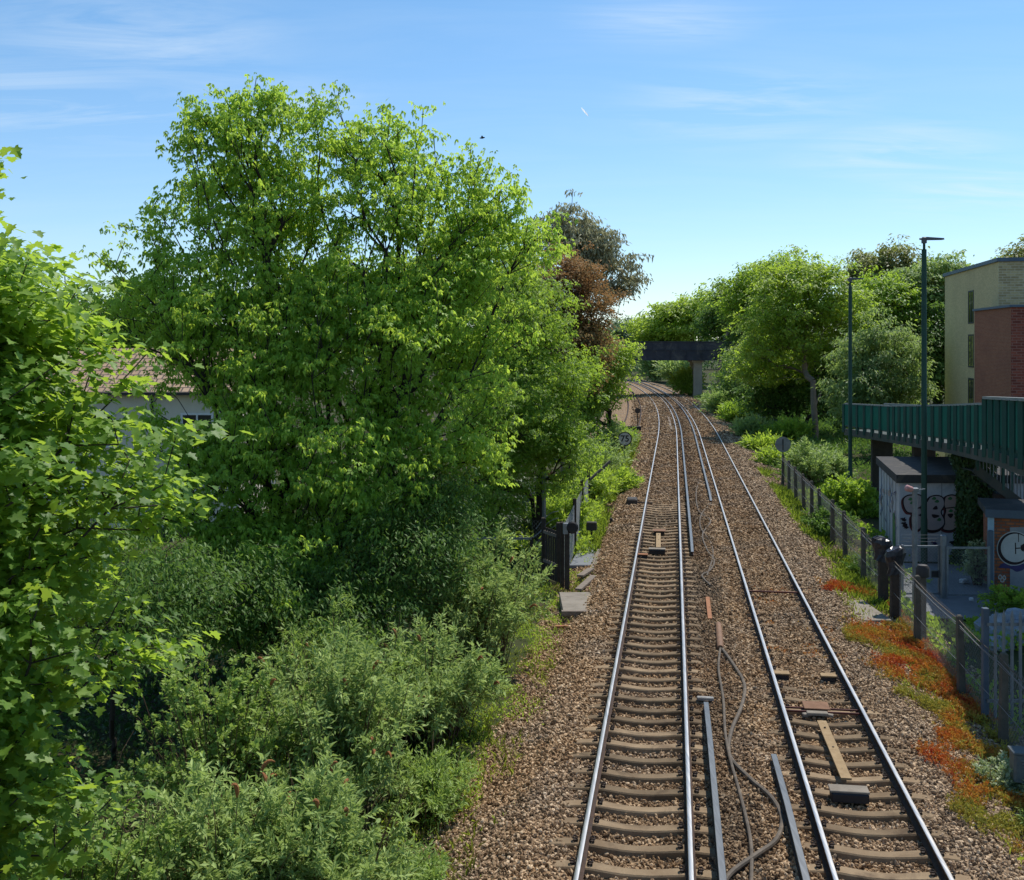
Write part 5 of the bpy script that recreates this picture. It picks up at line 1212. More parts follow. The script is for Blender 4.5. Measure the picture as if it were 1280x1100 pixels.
# palisade
o = thing('palisade_fence', 'galvanised steel palisade fence at the right edge behind the chain link fence', 'fence', (9.42, 21.5, -0.6))
for x in (9.42, 12.1, 14.8):
    w = MB(); w.box((x, 21.5, 0.6), (0.12, 0.12, 2.45), bev=0.01); part('fence_post', w, 'coping_blue' if x < 10 else 'galvanised', o)
for z in (0.0, 1.52):
    w = MB(); w.bar((9.42, 21.42, z), (14.8, 21.42, z), 0.05, 0.06); part('rail', w, 'galvanised', o)
x = 9.56
while x < 14.8:
    w = MB(); vs = [(x - 0.033, 21.36, -0.45), (x, 21.345, -0.45), (x + 0.033, 21.36, -0.45), (x - 0.033, 21.36, 1.70), (x, 21.345, 1.70), (x + 0.033, 21.36, 1.70), (x, 21.352, 1.83)]
    w.add(vs, [(0, 1, 4, 3), (1, 2, 5, 4), (3, 4, 6), (4, 5, 6)]); part('pale', w, 'galvanised', o); x += 0.165
# rubbish heap, paving
p = (13.2, 28.2, -0.6); rr = random.Random(9)
for k, (x, y, s, lab) in enumerate(((12.9, 28.3, 0.8, 'crumpled pale sheeting in the rubbish heap behind the palisade, the left hand lump'), (13.9, 28.6, 1.0, 'crumpled pale sheeting in the rubbish heap behind the palisade, the right hand lump'), (12.35, 27.4, 0.4, 'low pale sack lying left of the rubbish heap behind the palisade'))):
    w = MB(); vs = []; fs = []; n1, n2 = 9, 16
    for i in range(n1):
        th = (math.pi / 2) * i / (n1 - 1)
        for j in range(n2):
            a = 2 * math.pi * j / n2; q = s * (0.8 + 0.4 * rr.random()); vs.append((x + math.cos(a) * math.cos(th) * q, y + math.sin(a) * math.cos(th) * q * 0.7, -0.62 + math.sin(th) * q * 0.75))
    fs = [(i * n2 + j, i * n2 + (j + 1) % n2, (i + 1) * n2 + (j + 1) % n2, (i + 1) * n2 + j) for i in range(n1 - 1) for j in range(n2)]
    w.add(vs, fs); solo('tarpaulin', w, 'tarp_pale', lab, 'sheeting', (x, y, -0.6))
w = MB(); w.add([(11.2, 30.5, -0.56), (17.5, 29.0, -0.56), (17.5, 37.8, -0.56), (13.2, 38.2, -0.56), (12.2, 34.0, -0.56)], [(0, 1, 2, 3, 4)]); struct('path', w, 'path_grey')
w = MB(); p = spot(1205, 729, -0.55); w.box((p[0], p[1], -0.47), (0.28, 0.18, 0.12), 0.4, bev=0.04); solo('litter', w, 'litter_white', 'scrap of pale litter on the ground below the ivy covered column', 'litter', p)
w = MB(); p = spot(1214, 752, -0.55); w.box((p[0], p[1], -0.47), (0.12, 0.1, 0.08), 0.4, bev=0.03); solo('litter', w, 'litter_white', 'small white scrap of litter lying in front of the right mesh gate', 'litter', p)

# ------------------------------------------------------------------ house on the left
o = thing('terraced_house', 'cream rendered house with a brown tiled roof half hidden by the left hand trees', 'house', (-14, 46, -0.8))
w = MB(); w.prism([(-22, 46), (-11.6, 46), (-11.6, 53), (-22, 53)], -1.0, 5.2); part('wall', w, 'cream_render', o)
w = MB(); vs = [(-22.4, 45.55, 5.15), (-11.3, 45.55, 5.15), (-11.3, 53.4, 5.15), (-22.4, 53.4, 5.15), (-22.4, 49.5, 7.05), (-11.3, 49.5, 7.05)]
w.add(vs, [(0, 1, 5, 4), (2, 3, 4, 5), (1, 2, 5), (3, 0, 4), (3, 2, 1, 0)]); rf = part('roof', w, 'roof_tile', o, uv=True)
w = MB(); w.bar((-22.4, 45.52, 5.12), (-11.3, 45.52, 5.12), 0.12, 0.12); part('gutter', w, 'dark_pipe', o)
w = MB(); w.tube([(-15.3, 45.9, 5.1), (-15.3, 45.9, -0.9)], 0.055, 8); part('drainpipe', w, 'dark_pipe', o)
for x, z, sx, sz in ((-14.1, 0.75, 1.3, 1.3), (-17.6, 0.75, 1.3, 1.3), (-17.6, 3.6, 1.3, 1.2), (-13.4, 3.6, 1.3, 1.2)):
    w = MB()
    for q in ((x - sx / 2, z, 0.09, sz), (x + sx / 2, z, 0.09, sz), (x, z, 0.07, sz)): w.box((q[0], 45.97, q[1]), (q[2], 0.10, q[3]))
    for zz_ in (z - sz / 2 - 0.045, z + sz / 2 + 0.045): w.box((x, 45.97, zz_), (sx + 0.09, 0.10, 0.09))
    wi = part('window', w, 'white_frame', o)
    w = MB(); w.quad([(x - sx / 2, 45.99, z - sz / 2), (x + sx / 2, 45.99, z - sz / 2), (x + sx / 2, 45.99, z + sz / 2), (x - sx / 2, 45.99, z + sz / 2)]); part('pane', w, 'window_glass', wi)
    w = MB(); w.box((x, 45.93, z - sz / 2 - 0.14), (sx + 0.3, 0.2, 0.08)); part('sill', w, 'white_frame', wi)
# ------------------------------------------------------------------ trees on the left
def lob(px, py, rx, ry, Y, rd=None):
    k = Y / F
    return (at(px, py, Y), (rx * k, (rd if rd else max(rx, ry) * k * 0.9), ry * k))

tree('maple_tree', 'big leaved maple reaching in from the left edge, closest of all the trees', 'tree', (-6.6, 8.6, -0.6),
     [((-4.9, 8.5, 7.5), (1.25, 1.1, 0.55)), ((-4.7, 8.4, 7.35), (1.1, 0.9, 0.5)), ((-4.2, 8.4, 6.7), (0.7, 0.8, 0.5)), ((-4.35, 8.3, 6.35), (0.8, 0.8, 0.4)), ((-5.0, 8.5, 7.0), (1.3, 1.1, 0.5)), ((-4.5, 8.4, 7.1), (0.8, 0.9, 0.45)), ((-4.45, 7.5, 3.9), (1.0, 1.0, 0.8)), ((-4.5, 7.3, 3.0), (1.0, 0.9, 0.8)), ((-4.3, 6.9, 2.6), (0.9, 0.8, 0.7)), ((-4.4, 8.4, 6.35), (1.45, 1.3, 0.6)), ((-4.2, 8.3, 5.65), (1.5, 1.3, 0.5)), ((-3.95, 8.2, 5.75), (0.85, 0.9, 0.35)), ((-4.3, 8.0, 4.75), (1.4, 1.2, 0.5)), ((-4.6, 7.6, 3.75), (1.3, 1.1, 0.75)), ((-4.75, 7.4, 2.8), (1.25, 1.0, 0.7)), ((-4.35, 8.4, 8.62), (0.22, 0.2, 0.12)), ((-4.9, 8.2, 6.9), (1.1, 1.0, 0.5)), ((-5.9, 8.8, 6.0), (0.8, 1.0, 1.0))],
     ends=430, subs=5, per=30, leaf='maple', size=0.092, mat='leaf_maple', bark='bark_grey', r0=0.16, fork=0.42, seed=21, sub_s=0.26, leaf_s=0.15, droop=0.35, flat=1.8, squash=0.4, tipr=0.005, var=0.3, light_top=0.75)  # light_top paints the shade on the lower leaves into their tint

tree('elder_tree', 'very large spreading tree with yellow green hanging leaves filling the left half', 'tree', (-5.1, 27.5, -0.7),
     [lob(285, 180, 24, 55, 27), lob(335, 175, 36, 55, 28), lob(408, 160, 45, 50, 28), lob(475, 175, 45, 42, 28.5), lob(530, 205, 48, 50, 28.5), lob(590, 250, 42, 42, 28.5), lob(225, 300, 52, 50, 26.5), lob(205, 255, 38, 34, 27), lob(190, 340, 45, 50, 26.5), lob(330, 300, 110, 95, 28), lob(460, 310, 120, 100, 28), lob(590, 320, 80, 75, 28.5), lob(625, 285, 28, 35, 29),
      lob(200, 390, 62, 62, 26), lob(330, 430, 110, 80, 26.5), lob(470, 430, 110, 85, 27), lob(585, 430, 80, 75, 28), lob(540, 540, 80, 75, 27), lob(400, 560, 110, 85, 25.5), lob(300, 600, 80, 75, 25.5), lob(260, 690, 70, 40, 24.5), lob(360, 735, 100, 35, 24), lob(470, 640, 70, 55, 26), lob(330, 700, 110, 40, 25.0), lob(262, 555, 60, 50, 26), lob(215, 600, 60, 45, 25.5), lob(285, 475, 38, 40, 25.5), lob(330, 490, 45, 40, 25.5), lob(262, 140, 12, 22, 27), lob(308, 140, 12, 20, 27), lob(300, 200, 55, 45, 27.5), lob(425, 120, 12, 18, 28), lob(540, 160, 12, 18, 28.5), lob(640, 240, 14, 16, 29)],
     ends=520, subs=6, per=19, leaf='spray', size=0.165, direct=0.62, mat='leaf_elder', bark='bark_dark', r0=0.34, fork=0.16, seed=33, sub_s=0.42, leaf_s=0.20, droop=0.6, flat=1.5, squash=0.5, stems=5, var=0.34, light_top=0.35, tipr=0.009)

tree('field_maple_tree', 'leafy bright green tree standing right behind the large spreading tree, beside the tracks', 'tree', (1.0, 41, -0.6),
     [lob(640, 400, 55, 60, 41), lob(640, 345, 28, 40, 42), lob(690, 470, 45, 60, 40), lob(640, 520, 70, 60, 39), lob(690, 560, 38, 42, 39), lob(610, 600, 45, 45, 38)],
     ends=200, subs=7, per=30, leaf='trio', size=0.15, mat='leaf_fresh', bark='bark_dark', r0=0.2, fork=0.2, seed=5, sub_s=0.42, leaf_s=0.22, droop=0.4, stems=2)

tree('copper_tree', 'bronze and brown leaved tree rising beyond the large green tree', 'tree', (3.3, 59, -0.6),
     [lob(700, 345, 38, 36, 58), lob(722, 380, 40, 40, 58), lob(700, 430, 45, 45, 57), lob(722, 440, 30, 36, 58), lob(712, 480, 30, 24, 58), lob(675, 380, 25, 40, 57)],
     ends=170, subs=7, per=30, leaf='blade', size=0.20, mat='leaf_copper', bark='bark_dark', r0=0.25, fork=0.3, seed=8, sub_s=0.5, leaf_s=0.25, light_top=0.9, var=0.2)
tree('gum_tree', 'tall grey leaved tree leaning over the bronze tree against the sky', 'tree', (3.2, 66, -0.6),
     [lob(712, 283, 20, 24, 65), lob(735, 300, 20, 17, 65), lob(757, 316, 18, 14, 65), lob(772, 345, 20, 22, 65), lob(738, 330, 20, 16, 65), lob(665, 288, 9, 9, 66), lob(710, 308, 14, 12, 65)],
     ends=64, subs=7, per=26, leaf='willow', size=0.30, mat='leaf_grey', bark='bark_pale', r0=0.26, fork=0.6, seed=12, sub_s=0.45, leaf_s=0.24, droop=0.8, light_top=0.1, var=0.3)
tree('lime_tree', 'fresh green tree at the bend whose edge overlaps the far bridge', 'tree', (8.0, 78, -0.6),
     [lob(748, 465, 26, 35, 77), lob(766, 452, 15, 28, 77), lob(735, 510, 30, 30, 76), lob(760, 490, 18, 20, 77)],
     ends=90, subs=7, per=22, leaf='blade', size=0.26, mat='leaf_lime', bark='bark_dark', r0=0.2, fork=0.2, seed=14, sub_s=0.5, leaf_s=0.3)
tree('back_garden_tree', 'dark green tree behind the cream house, seen between the maple and the large tree', 'tree', (-21, 58, -0.7),
     [lob(180, 400, 70, 40, 58), lob(110, 410, 60, 45, 60), lob(240, 420, 60, 45, 60)], ends=110, subs=6, per=22, leaf='blade', size=0.3, mat='leaf_deep', bark='bark_dark', r0=0.25, fork=0.3, seed=15, sub_s=0.6, leaf_s=0.35)
tree('back_garden_tree', 'green tree at the far left showing behind the maple branches', 'tree', (-26, 52, -0.7),
     [lob(30, 420, 80, 60, 52), lob(-40, 400, 80, 70, 52), lob(60, 520, 60, 60, 50)], ends=110, subs=6, per=22, leaf='blade', size=0.3, mat='leaf_fresh', bark='bark_dark', r0=0.25, fork=0.3, seed=16, sub_s=0.6, leaf_s=0.35)
tree('back_garden_tree', 'dense tree filling the gap behind the middle of the large spreading tree', 'tree', (-7, 62, -0.7),
     [lob(400, 400, 100, 60, 60), lob(520, 400, 90, 70, 60), lob(600, 420, 60, 70, 58)], ends=130, subs=6, per=22, leaf='blade', size=0.3, mat='leaf_deep', bark='bark_dark', r0=0.25, fork=0.3, seed=17, sub_s=0.6, leaf_s=0.35)

# dark undergrowth in the shade of the large tree
def clump(name, label, lobes, ends, per, leaf, size, mat, seed, base=None, cat='shrub', sub_s=0.3, leaf_s=0.18, group=None, subs=6, bark='bark_dark', droop=0.5, **kw):
    c = np.mean([l[0] for l in lobes], 0); b = base or (c[0], c[1], -0.65)
    return tree(name, label, cat, b, lobes, ends=ends, subs=subs, per=per, leaf=leaf, size=size, mat=mat, bark=bark, r0=0.05, fork=0.12, seed=seed, sub_s=sub_s, leaf_s=leaf_s, droop=droop, stems=3, crown='foliage', trunk='stem', group=group, shell=0.3, **kw)
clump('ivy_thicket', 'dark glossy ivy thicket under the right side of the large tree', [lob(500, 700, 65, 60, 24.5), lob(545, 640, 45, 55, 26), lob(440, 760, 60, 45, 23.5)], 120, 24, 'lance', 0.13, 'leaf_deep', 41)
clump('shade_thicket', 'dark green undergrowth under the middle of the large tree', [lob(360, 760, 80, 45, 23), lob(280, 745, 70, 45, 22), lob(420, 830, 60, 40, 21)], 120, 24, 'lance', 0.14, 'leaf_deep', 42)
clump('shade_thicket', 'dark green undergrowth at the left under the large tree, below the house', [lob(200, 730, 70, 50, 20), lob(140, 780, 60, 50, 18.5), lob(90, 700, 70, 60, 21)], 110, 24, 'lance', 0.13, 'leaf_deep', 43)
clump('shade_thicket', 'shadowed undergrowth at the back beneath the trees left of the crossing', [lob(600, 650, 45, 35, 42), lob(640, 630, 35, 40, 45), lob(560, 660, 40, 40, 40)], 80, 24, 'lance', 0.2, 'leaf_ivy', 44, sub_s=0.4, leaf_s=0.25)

# buddleia and brambles along the bottom
BD = 'buddleia bushes along the left of the tracks'
shrub('buddleia_shrub', 'grey green buddleia bush just below the left crossing fence, with brown flower heads', (-1.0, 25.6, -0.6), 2.0, 2.2, 3.5, 120, 170, 'willow', 0.13, seed=51, spikes=16)
shrub('buddleia_shrub', 'grey green buddleia bush in front of the dark thicket, left of the ballast edge', (-1.55, 21.0, -0.6), 1.45, 1.7, 2.2, 85, 160, 'willow', 0.12, seed=52, spikes=10)
shrub('buddleia_shrub', 'pale buddleia bush with bright tips in the lower middle of the picture', (-2.75, 17.2, -0.6), 1.55, 1.7, 2.85, 110, 180, 'willow', 0.12, seed=53, spikes=12)
shrub('buddleia_shrub', 'broad buddleia bush with many brown flower heads at the bottom edge, nearest the ballast', (-2.5, 13.8, -0.6), 1.3, 1.4, 2.1, 110, 180, 'willow', 0.11, seed=54, spikes=20)
shrub('buddleia_shrub', 'buddleia bush at the bottom edge left of the one with many brown heads', (-3.7, 13.4, -0.6), 1.4, 1.3, 2.35, 95, 160, 'willow', 0.11, seed=55, spikes=12)
shrub('bramble_thicket', 'round leaved bramble thicket with bare brown stems left of the pale buddleia', (-4.5, 16.6, -0.6), 1.55, 1.5, 3.1, 95, 150, 'round', 0.075, 'leaf_bramble', seed=56, cat='bramble', spikes=3)
shrub('bramble_thicket', 'bramble thicket under the maple branches at the lower left corner', (-5.2, 12.6, -0.6), 1.4, 1.3, 2.6, 90, 150, 'round', 0.075, 'leaf_bramble', seed=57, cat='bramble')
shrub('bramble_thicket', 'small leaved thicket between the bramble and the dark undergrowth, with brown seed heads on top', (-3.2, 20.0, -0.6), 1.7, 1.4, 2.8, 80, 140, 'lance', 0.10, 'leaf_bramble', seed=58, cat='bramble', spikes=5)
shrub('leafy_shrub', 'low leafy shrub at the edge of the ballast between two buddleias', (-1.35, 17.6, -0.6), 0.75, 1.3, 0.9, 55, 100, 'lance', 0.09, 'leaf_bramble', seed=59)
shrub('leafy_shrub', 'low leafy shrub at the bottom edge touching the ballast', (-1.45, 14.6, -0.6), 0.6, 1.1, 0.7, 50, 100, 'lance', 0.085, 'leaf_bramble', seed=60)
shrub('hazel_shrub', 'bright yellow green shrub behind the left crossing fence', (2.0, 43.0, -0.6), 1.3, 1.3, 2.3, 60, 110, 'lance', 0.17, 'leaf_lime', seed=61)
shrub('leafy_shrub', 'small grey green shrub inside the rail fence left of the gate', (-0.6, 37.6, -0.6), 0.6, 0.6, 1.5, 26, 70, 'lance', 0.13, 'leaf_buddleia', seed=62)
for k, (x, Y, rx, h, lab, mt) in enumerate(((5.0, 62, 1.6, 2.4, 'weedy shrub behind the speed sign on its left', 'leaf_willow'), (3.9, 52, 1.4, 2.0, 'tall weeds and shrub behind the braced post of the left fence', 'leaf_lime'), (7.2, 76, 1.6, 2.2, 'pale shrub between the siding and the fresh green tree', 'leaf_willow'),
                                            (5.4, 56, 1.0, 1.2, 'low bright weeds left of the speed sign near the ballast edge', 'leaf_lime'), (8.4, 84, 1.3, 1.5, 'low shrub in front of the buffer beam', 'leaf_fresh'))):
    shrub('verge_shrub', lab, (x, Y, -0.6), rx, rx * 1.2, h, 50, 80, 'lance', 0.24, mt, seed=70 + k)

# ------------------------------------------------------------------ trees on the right
def far_tree(name, label, lobes, Y, x, mat, seed, ends=110, per=24, size=0.36, leaf='blade', bark='bark_grey', r0=0.3, **kw):
    kw.setdefault('sub_s', 0.006 * Y); kw.setdefault('leaf_s', 0.0036 * Y); kw.setdefault('flat', 1.3)
    return tree(name, label, 'tree', (x, Y, -0.6), lobes, ends=ends, subs=6, per=per, leaf=leaf, size=size, mat=mat, bark=bark, r0=r0, fork=kw.pop('fork', 0.3), seed=seed, **kw)
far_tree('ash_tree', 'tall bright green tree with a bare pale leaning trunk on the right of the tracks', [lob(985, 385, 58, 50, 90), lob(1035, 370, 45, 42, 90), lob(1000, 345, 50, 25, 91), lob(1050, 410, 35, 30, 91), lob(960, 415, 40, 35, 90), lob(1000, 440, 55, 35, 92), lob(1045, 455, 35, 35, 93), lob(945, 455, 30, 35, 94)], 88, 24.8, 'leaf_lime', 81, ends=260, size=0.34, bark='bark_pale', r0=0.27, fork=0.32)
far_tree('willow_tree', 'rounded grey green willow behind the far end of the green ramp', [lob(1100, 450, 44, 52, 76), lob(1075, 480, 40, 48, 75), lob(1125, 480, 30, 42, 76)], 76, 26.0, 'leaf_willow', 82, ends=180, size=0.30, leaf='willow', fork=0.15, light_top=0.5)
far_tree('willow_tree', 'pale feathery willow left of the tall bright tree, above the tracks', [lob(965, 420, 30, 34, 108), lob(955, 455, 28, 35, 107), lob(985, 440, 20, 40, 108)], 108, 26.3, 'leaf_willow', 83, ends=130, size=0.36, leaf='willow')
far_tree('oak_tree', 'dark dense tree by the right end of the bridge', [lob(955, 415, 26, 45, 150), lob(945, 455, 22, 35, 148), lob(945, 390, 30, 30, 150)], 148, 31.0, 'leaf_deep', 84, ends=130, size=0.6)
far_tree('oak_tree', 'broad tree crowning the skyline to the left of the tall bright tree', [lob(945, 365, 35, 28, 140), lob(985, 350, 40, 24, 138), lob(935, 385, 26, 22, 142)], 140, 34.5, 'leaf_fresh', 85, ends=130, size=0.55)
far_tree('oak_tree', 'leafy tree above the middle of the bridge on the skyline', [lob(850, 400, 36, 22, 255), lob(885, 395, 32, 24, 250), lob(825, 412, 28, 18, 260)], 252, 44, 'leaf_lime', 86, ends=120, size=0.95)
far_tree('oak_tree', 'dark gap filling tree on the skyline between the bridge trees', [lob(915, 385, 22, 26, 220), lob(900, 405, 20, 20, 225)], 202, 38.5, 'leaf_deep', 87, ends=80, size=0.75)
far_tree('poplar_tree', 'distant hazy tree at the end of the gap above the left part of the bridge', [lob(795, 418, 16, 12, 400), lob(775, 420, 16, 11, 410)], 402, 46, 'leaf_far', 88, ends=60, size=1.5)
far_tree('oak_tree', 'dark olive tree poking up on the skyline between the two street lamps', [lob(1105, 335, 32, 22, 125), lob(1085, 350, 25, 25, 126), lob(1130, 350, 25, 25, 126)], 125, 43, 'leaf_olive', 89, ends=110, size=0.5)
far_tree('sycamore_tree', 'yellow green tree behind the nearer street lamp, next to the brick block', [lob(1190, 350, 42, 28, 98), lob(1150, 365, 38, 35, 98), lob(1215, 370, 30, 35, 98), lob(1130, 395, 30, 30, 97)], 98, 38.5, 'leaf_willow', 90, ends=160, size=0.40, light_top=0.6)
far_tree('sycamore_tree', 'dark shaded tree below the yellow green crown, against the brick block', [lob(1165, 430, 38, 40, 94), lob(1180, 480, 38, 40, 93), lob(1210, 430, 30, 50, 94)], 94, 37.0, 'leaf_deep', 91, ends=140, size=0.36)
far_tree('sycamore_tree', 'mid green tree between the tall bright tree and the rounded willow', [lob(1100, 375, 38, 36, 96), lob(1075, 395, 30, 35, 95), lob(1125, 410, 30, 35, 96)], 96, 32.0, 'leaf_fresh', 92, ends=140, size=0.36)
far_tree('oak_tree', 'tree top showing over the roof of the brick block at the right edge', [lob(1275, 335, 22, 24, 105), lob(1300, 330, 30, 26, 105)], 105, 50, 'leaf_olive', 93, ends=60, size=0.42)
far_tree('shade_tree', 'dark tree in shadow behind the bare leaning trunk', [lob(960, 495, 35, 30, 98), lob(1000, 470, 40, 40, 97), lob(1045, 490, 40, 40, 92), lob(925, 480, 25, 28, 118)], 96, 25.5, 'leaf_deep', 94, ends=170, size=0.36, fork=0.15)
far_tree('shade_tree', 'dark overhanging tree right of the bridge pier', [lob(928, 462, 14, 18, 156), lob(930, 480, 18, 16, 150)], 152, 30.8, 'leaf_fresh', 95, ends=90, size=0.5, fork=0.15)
# bushes and brambles on the right bank
for k, (px, py, Y, rx, h, mt, lab) in enumerate(((1010, 600, 58.5, 1.3, 2.5, 'leaf_willow', 'bright leafy bush beside the back of the round sign'), (1035, 588, 62, 1.0, 1.6, 'leaf_willow', 'smaller bush right of the bush by the round sign'),
        (940, 540, 92, 1.6, 1.5, 'leaf_willow', 'low green bush left of the grey cabinet'), (985, 540, 88, 1.8, 1.7, 'leaf_fresh', 'dark green bush right of the grey cabinet'), (905, 510, 122, 2.4, 2.8, 'leaf_willow', 'pale rounded bush below the bridge pier'),
        (925, 520, 110, 2.0, 2.0, 'leaf_fresh', 'green bush between the pale rounded bush and the grey cabinet'), (860, 490, 172, 2.0, 4.0, 'leaf_lime', 'bright bush just left of the bridge pier'), (955, 560, 80, 1.4, 0.9, 'leaf_lime', 'low yellow green weeds at the ballast edge below the cabinet'),
        (850, 475, 225, 4.5, 6.0, 'leaf_willow', 'pale bush under the bridge in the distance'), (820, 470, 260, 4.5, 6.0, 'leaf_willow', 'far pale bush under the left part of the bridge'), (840, 468, 290, 7.0, 12.0, 'leaf_deep', 'dark trees glimpsed under the bridge'),
        (970, 580, 70, 1.0, 0.8, 'leaf_lime', 'low bright weeds between the cabinet and the round sign'))):
    p = spot(px, py, -0.6); x = (px - 640) * Y / F
    shrub('bank_shrub', lab, (x, Y, -0.6), rx, rx, h, 60, 75, 'lance', 0.0038 * Y if Y > 55 else 0.2, mt, seed=100 + k)
shrub('pale_shrub', 'pale variegated shrub at the right edge beside the small grey box', (8.25, 18.0, -0.55), 0.6, 0.6, 0.7, 50, 110, 'round', 0.06, 'leaf_pale', seed=120)
shrub('leafy_shrub', 'green ivy bush under the near street lamp beside the sprayed hut', (12.7, 43.0, -0.6), 1.0, 2.0, 1.3, 70, 90, 'round', 0.12, 'leaf_deep', seed=121)
shrub('leafy_shrub', 'bramble heap behind the fence at the foot of the far street lamp', (15.7, 50.5, -0.6), 1.3, 2.0, 1.5, 70, 90, 'round', 0.14, 'leaf_fresh', seed=122)
shrub('leafy_shrub', 'low green shrub in front of the rubbish heap, below the brick hut', (15.0, 30.8, -0.6), 1.6, 0.9, 0.8, 60, 90, 'round', 0.09, 'leaf_fresh', seed=123)
shrub('leafy_shrub', 'pale leafed plant between the ivy column and the brick hut', (14.9, 34.6, -0.6), 0.35, 0.35, 1.5, 30, 70, 'round', 0.09, 'leaf_pale', seed=124)
shrub('leafy_shrub', 'dark low shrub behind the chain link fence between the fence and the mesh gate', (12.0, 35.5, -0.6), 0.9, 1.5, 0.7, 50, 90, 'round', 0.09, 'leaf_deep', seed=125)
shrub('shadow_shrub', 'bush added off the lower right corner to cast its shadow onto the ballast', (8.35, 15.9, -0.6), 0.75, 0.7, 1.1, 60, 100, 'lance', 0.08, 'leaf_bramble', seed=126)  # shrub added off the right edge for the shadow it casts
# ivy on the column
r = np.random.RandomState(77); n = 9000
zz_ = -0.6 + 3.9 * r.rand(n); an = 2 * np.pi * r.rand(n); q = (0.52 + 0.16 * r.rand(n)) * (1 + 0.25 * (fbm(an * 1.5, zz_ * 1.2) - 0.5) * 2) + 0.25 * np.clip(0.2 - zz_, 0, 1) + 0.18 * np.clip(zz_ - 2.6, 0, 1)
pos = np.stack([16.3 + q * np.cos(an), 38.0 + q * np.sin(an) * 0.8, zz_], 1); out = np.stack([np.cos(an), np.sin(an), np.zeros(n)], 1)
ax_ = np.array([0, 0, -1.0]) + r.normal(size=(n, 3)) * 0.5; nr_ = out + r.normal(size=(n, 3)) * 0.45 + np.array([0, 0, 0.3])
tag(link('ivy', leaves('ivy', pos, ax_, nr_, 0.11 * (0.6 + 0.8 * r.rand(n)), np.clip(0.4 + r.normal(size=n) * 0.25, 0, 1), 'round', 'leaf_ivy', (16.3, 38.0, -0.6)), (16.3, 38.0, -0.6)), 'dark ivy wrapped right round the ramp column beside the brick hut', 'ivy')

# ------------------------------------------------------------------ grass, weeds and stonecrop: uncountable ground cover
def cover(name, label, cat, n, fu, ylo, yhi, size, tpl, mat, seed, hgt=0.0, tint=None, upright=1.0, mask=None, power=1.0):
    r = np.random.RandomState(seed); Y = ylo + (yhi - ylo) * r.rand(n) ** power; u0, u1 = fu(Y); u = u0 + (u1 - u0) * r.rand(n)
    s = slope(Y); k = np.sqrt(1 + s * s); X = cx(Y) + u / k; Yy = Y - u * s / k
    keep = np.ones(n, bool) if mask is None else mask(X, Yy, u, Y, r)
    X, Yy, u = X[keep], Yy[keep], u[keep]; n = len(X)
    z = np.maximum(ground_h(X, Yy), bed(u, Yy)) + hgt * r.rand(n)
    a = r.normal(size=(n, 3)) * 0.45 + np.array([0, 0, upright]); nr = r.normal(size=(n, 3)); nr[:, 2] *= 0.4
    t = np.clip((tint(X, Yy, r, n) if tint else 0.4 + r.normal(size=n) * 0.2), 0, 1)
    sz = size(Yy, r, n)
    tag(link(name, leaves(name, np.stack([X, Yy, z], 1), a, nr, sz, t, tpl, mat)), label, cat, kind='stuff')
gt = lambda X, Y, r, n: 0.25 + 0.75 * (fbm(X * 0.7, Y * 0.5) - 0.2) + r.normal(size=n) * 0.15
cover('grass', 'bright green grass and weeds on the verge left of the tracks', 'grass', 60000, lambda Y: (-5.2 - 0 * Y, -2.2 + 0 * Y), 30, 86, lambda Y, r, n: (0.14 + 0.0035 * Y) * (0.4 + 0.9 * r.rand(n)), 'grass', 'grass_blade', 201, tint=gt,
      mask=lambda X, Y, u, Y0, r: (r.rand(len(X)) < np.clip((fbm(X * 0.9, Y * 0.45) - 0.32) * 4, 0, 1) * np.clip((-u - 1.9) / 0.9, 0.05, 1)) & ~((Y > 30) & (Y < 39) & (u > -4)))
cover('weeds', 'leafy weeds and nettles mixed through the grass left of the tracks', 'weeds', 42000, lambda Y: (-6.0 - 0 * Y, -2.6 + 0 * Y), 38, 88, lambda Y, r, n: (0.10 + 0.002 * Y) * (0.5 + 0.9 * r.rand(n)), 'lance', 'leaf_lime', 202, hgt=0.55, upright=0.25, tint=gt,
      mask=lambda X, Y, u, Y0, r: r.rand(len(X)) < np.clip((fbm(X * 0.6 + 5, Y * 0.4) - 0.40) * 5, 0, 1))
cover('grass', 'bright green grass along the right fence beyond the red plants', 'grass', 26000, lambda Y: (5.5 + 0 * Y, 7.2 + 0 * Y), 31, 66, lambda Y, r, n: (0.14 + 0.003 * Y) * (0.4 + 0.9 * r.rand(n)), 'grass', 'grass_blade', 203, tint=gt,
      mask=lambda X, Y, u, Y0, r: r.rand(len(X)) < np.clip((fbm(X * 0.9, Y * 0.5) - 0.34) * 4, 0, 1) * np.clip((u - 5.3) / 0.9, 0, 1))
cover('weeds', 'green weeds and brambles behind the right fence under the green ramp', 'weeds', 60000, lambda Y: (7.0 + 0 * Y, 14.0 + 0 * Y), 22, 62, lambda Y, r, n: (0.06 + 0.0022 * Y) * (0.5 + 0.9 * r.rand(n)), 'round', 'leaf_fresh', 204, hgt=0.3, upright=0.3, tint=gt,
      mask=lambda X, Y, u, Y0, r: (r.rand(len(X)) < np.clip((fbm(X * 0.5 + 9, Y * 0.4) - 0.42) * 5, 0, 1)) & ~((X > 11.6) & (Y > 29.6) & (Y < 38.0) & (fbm(X, Y) < 0.62)))
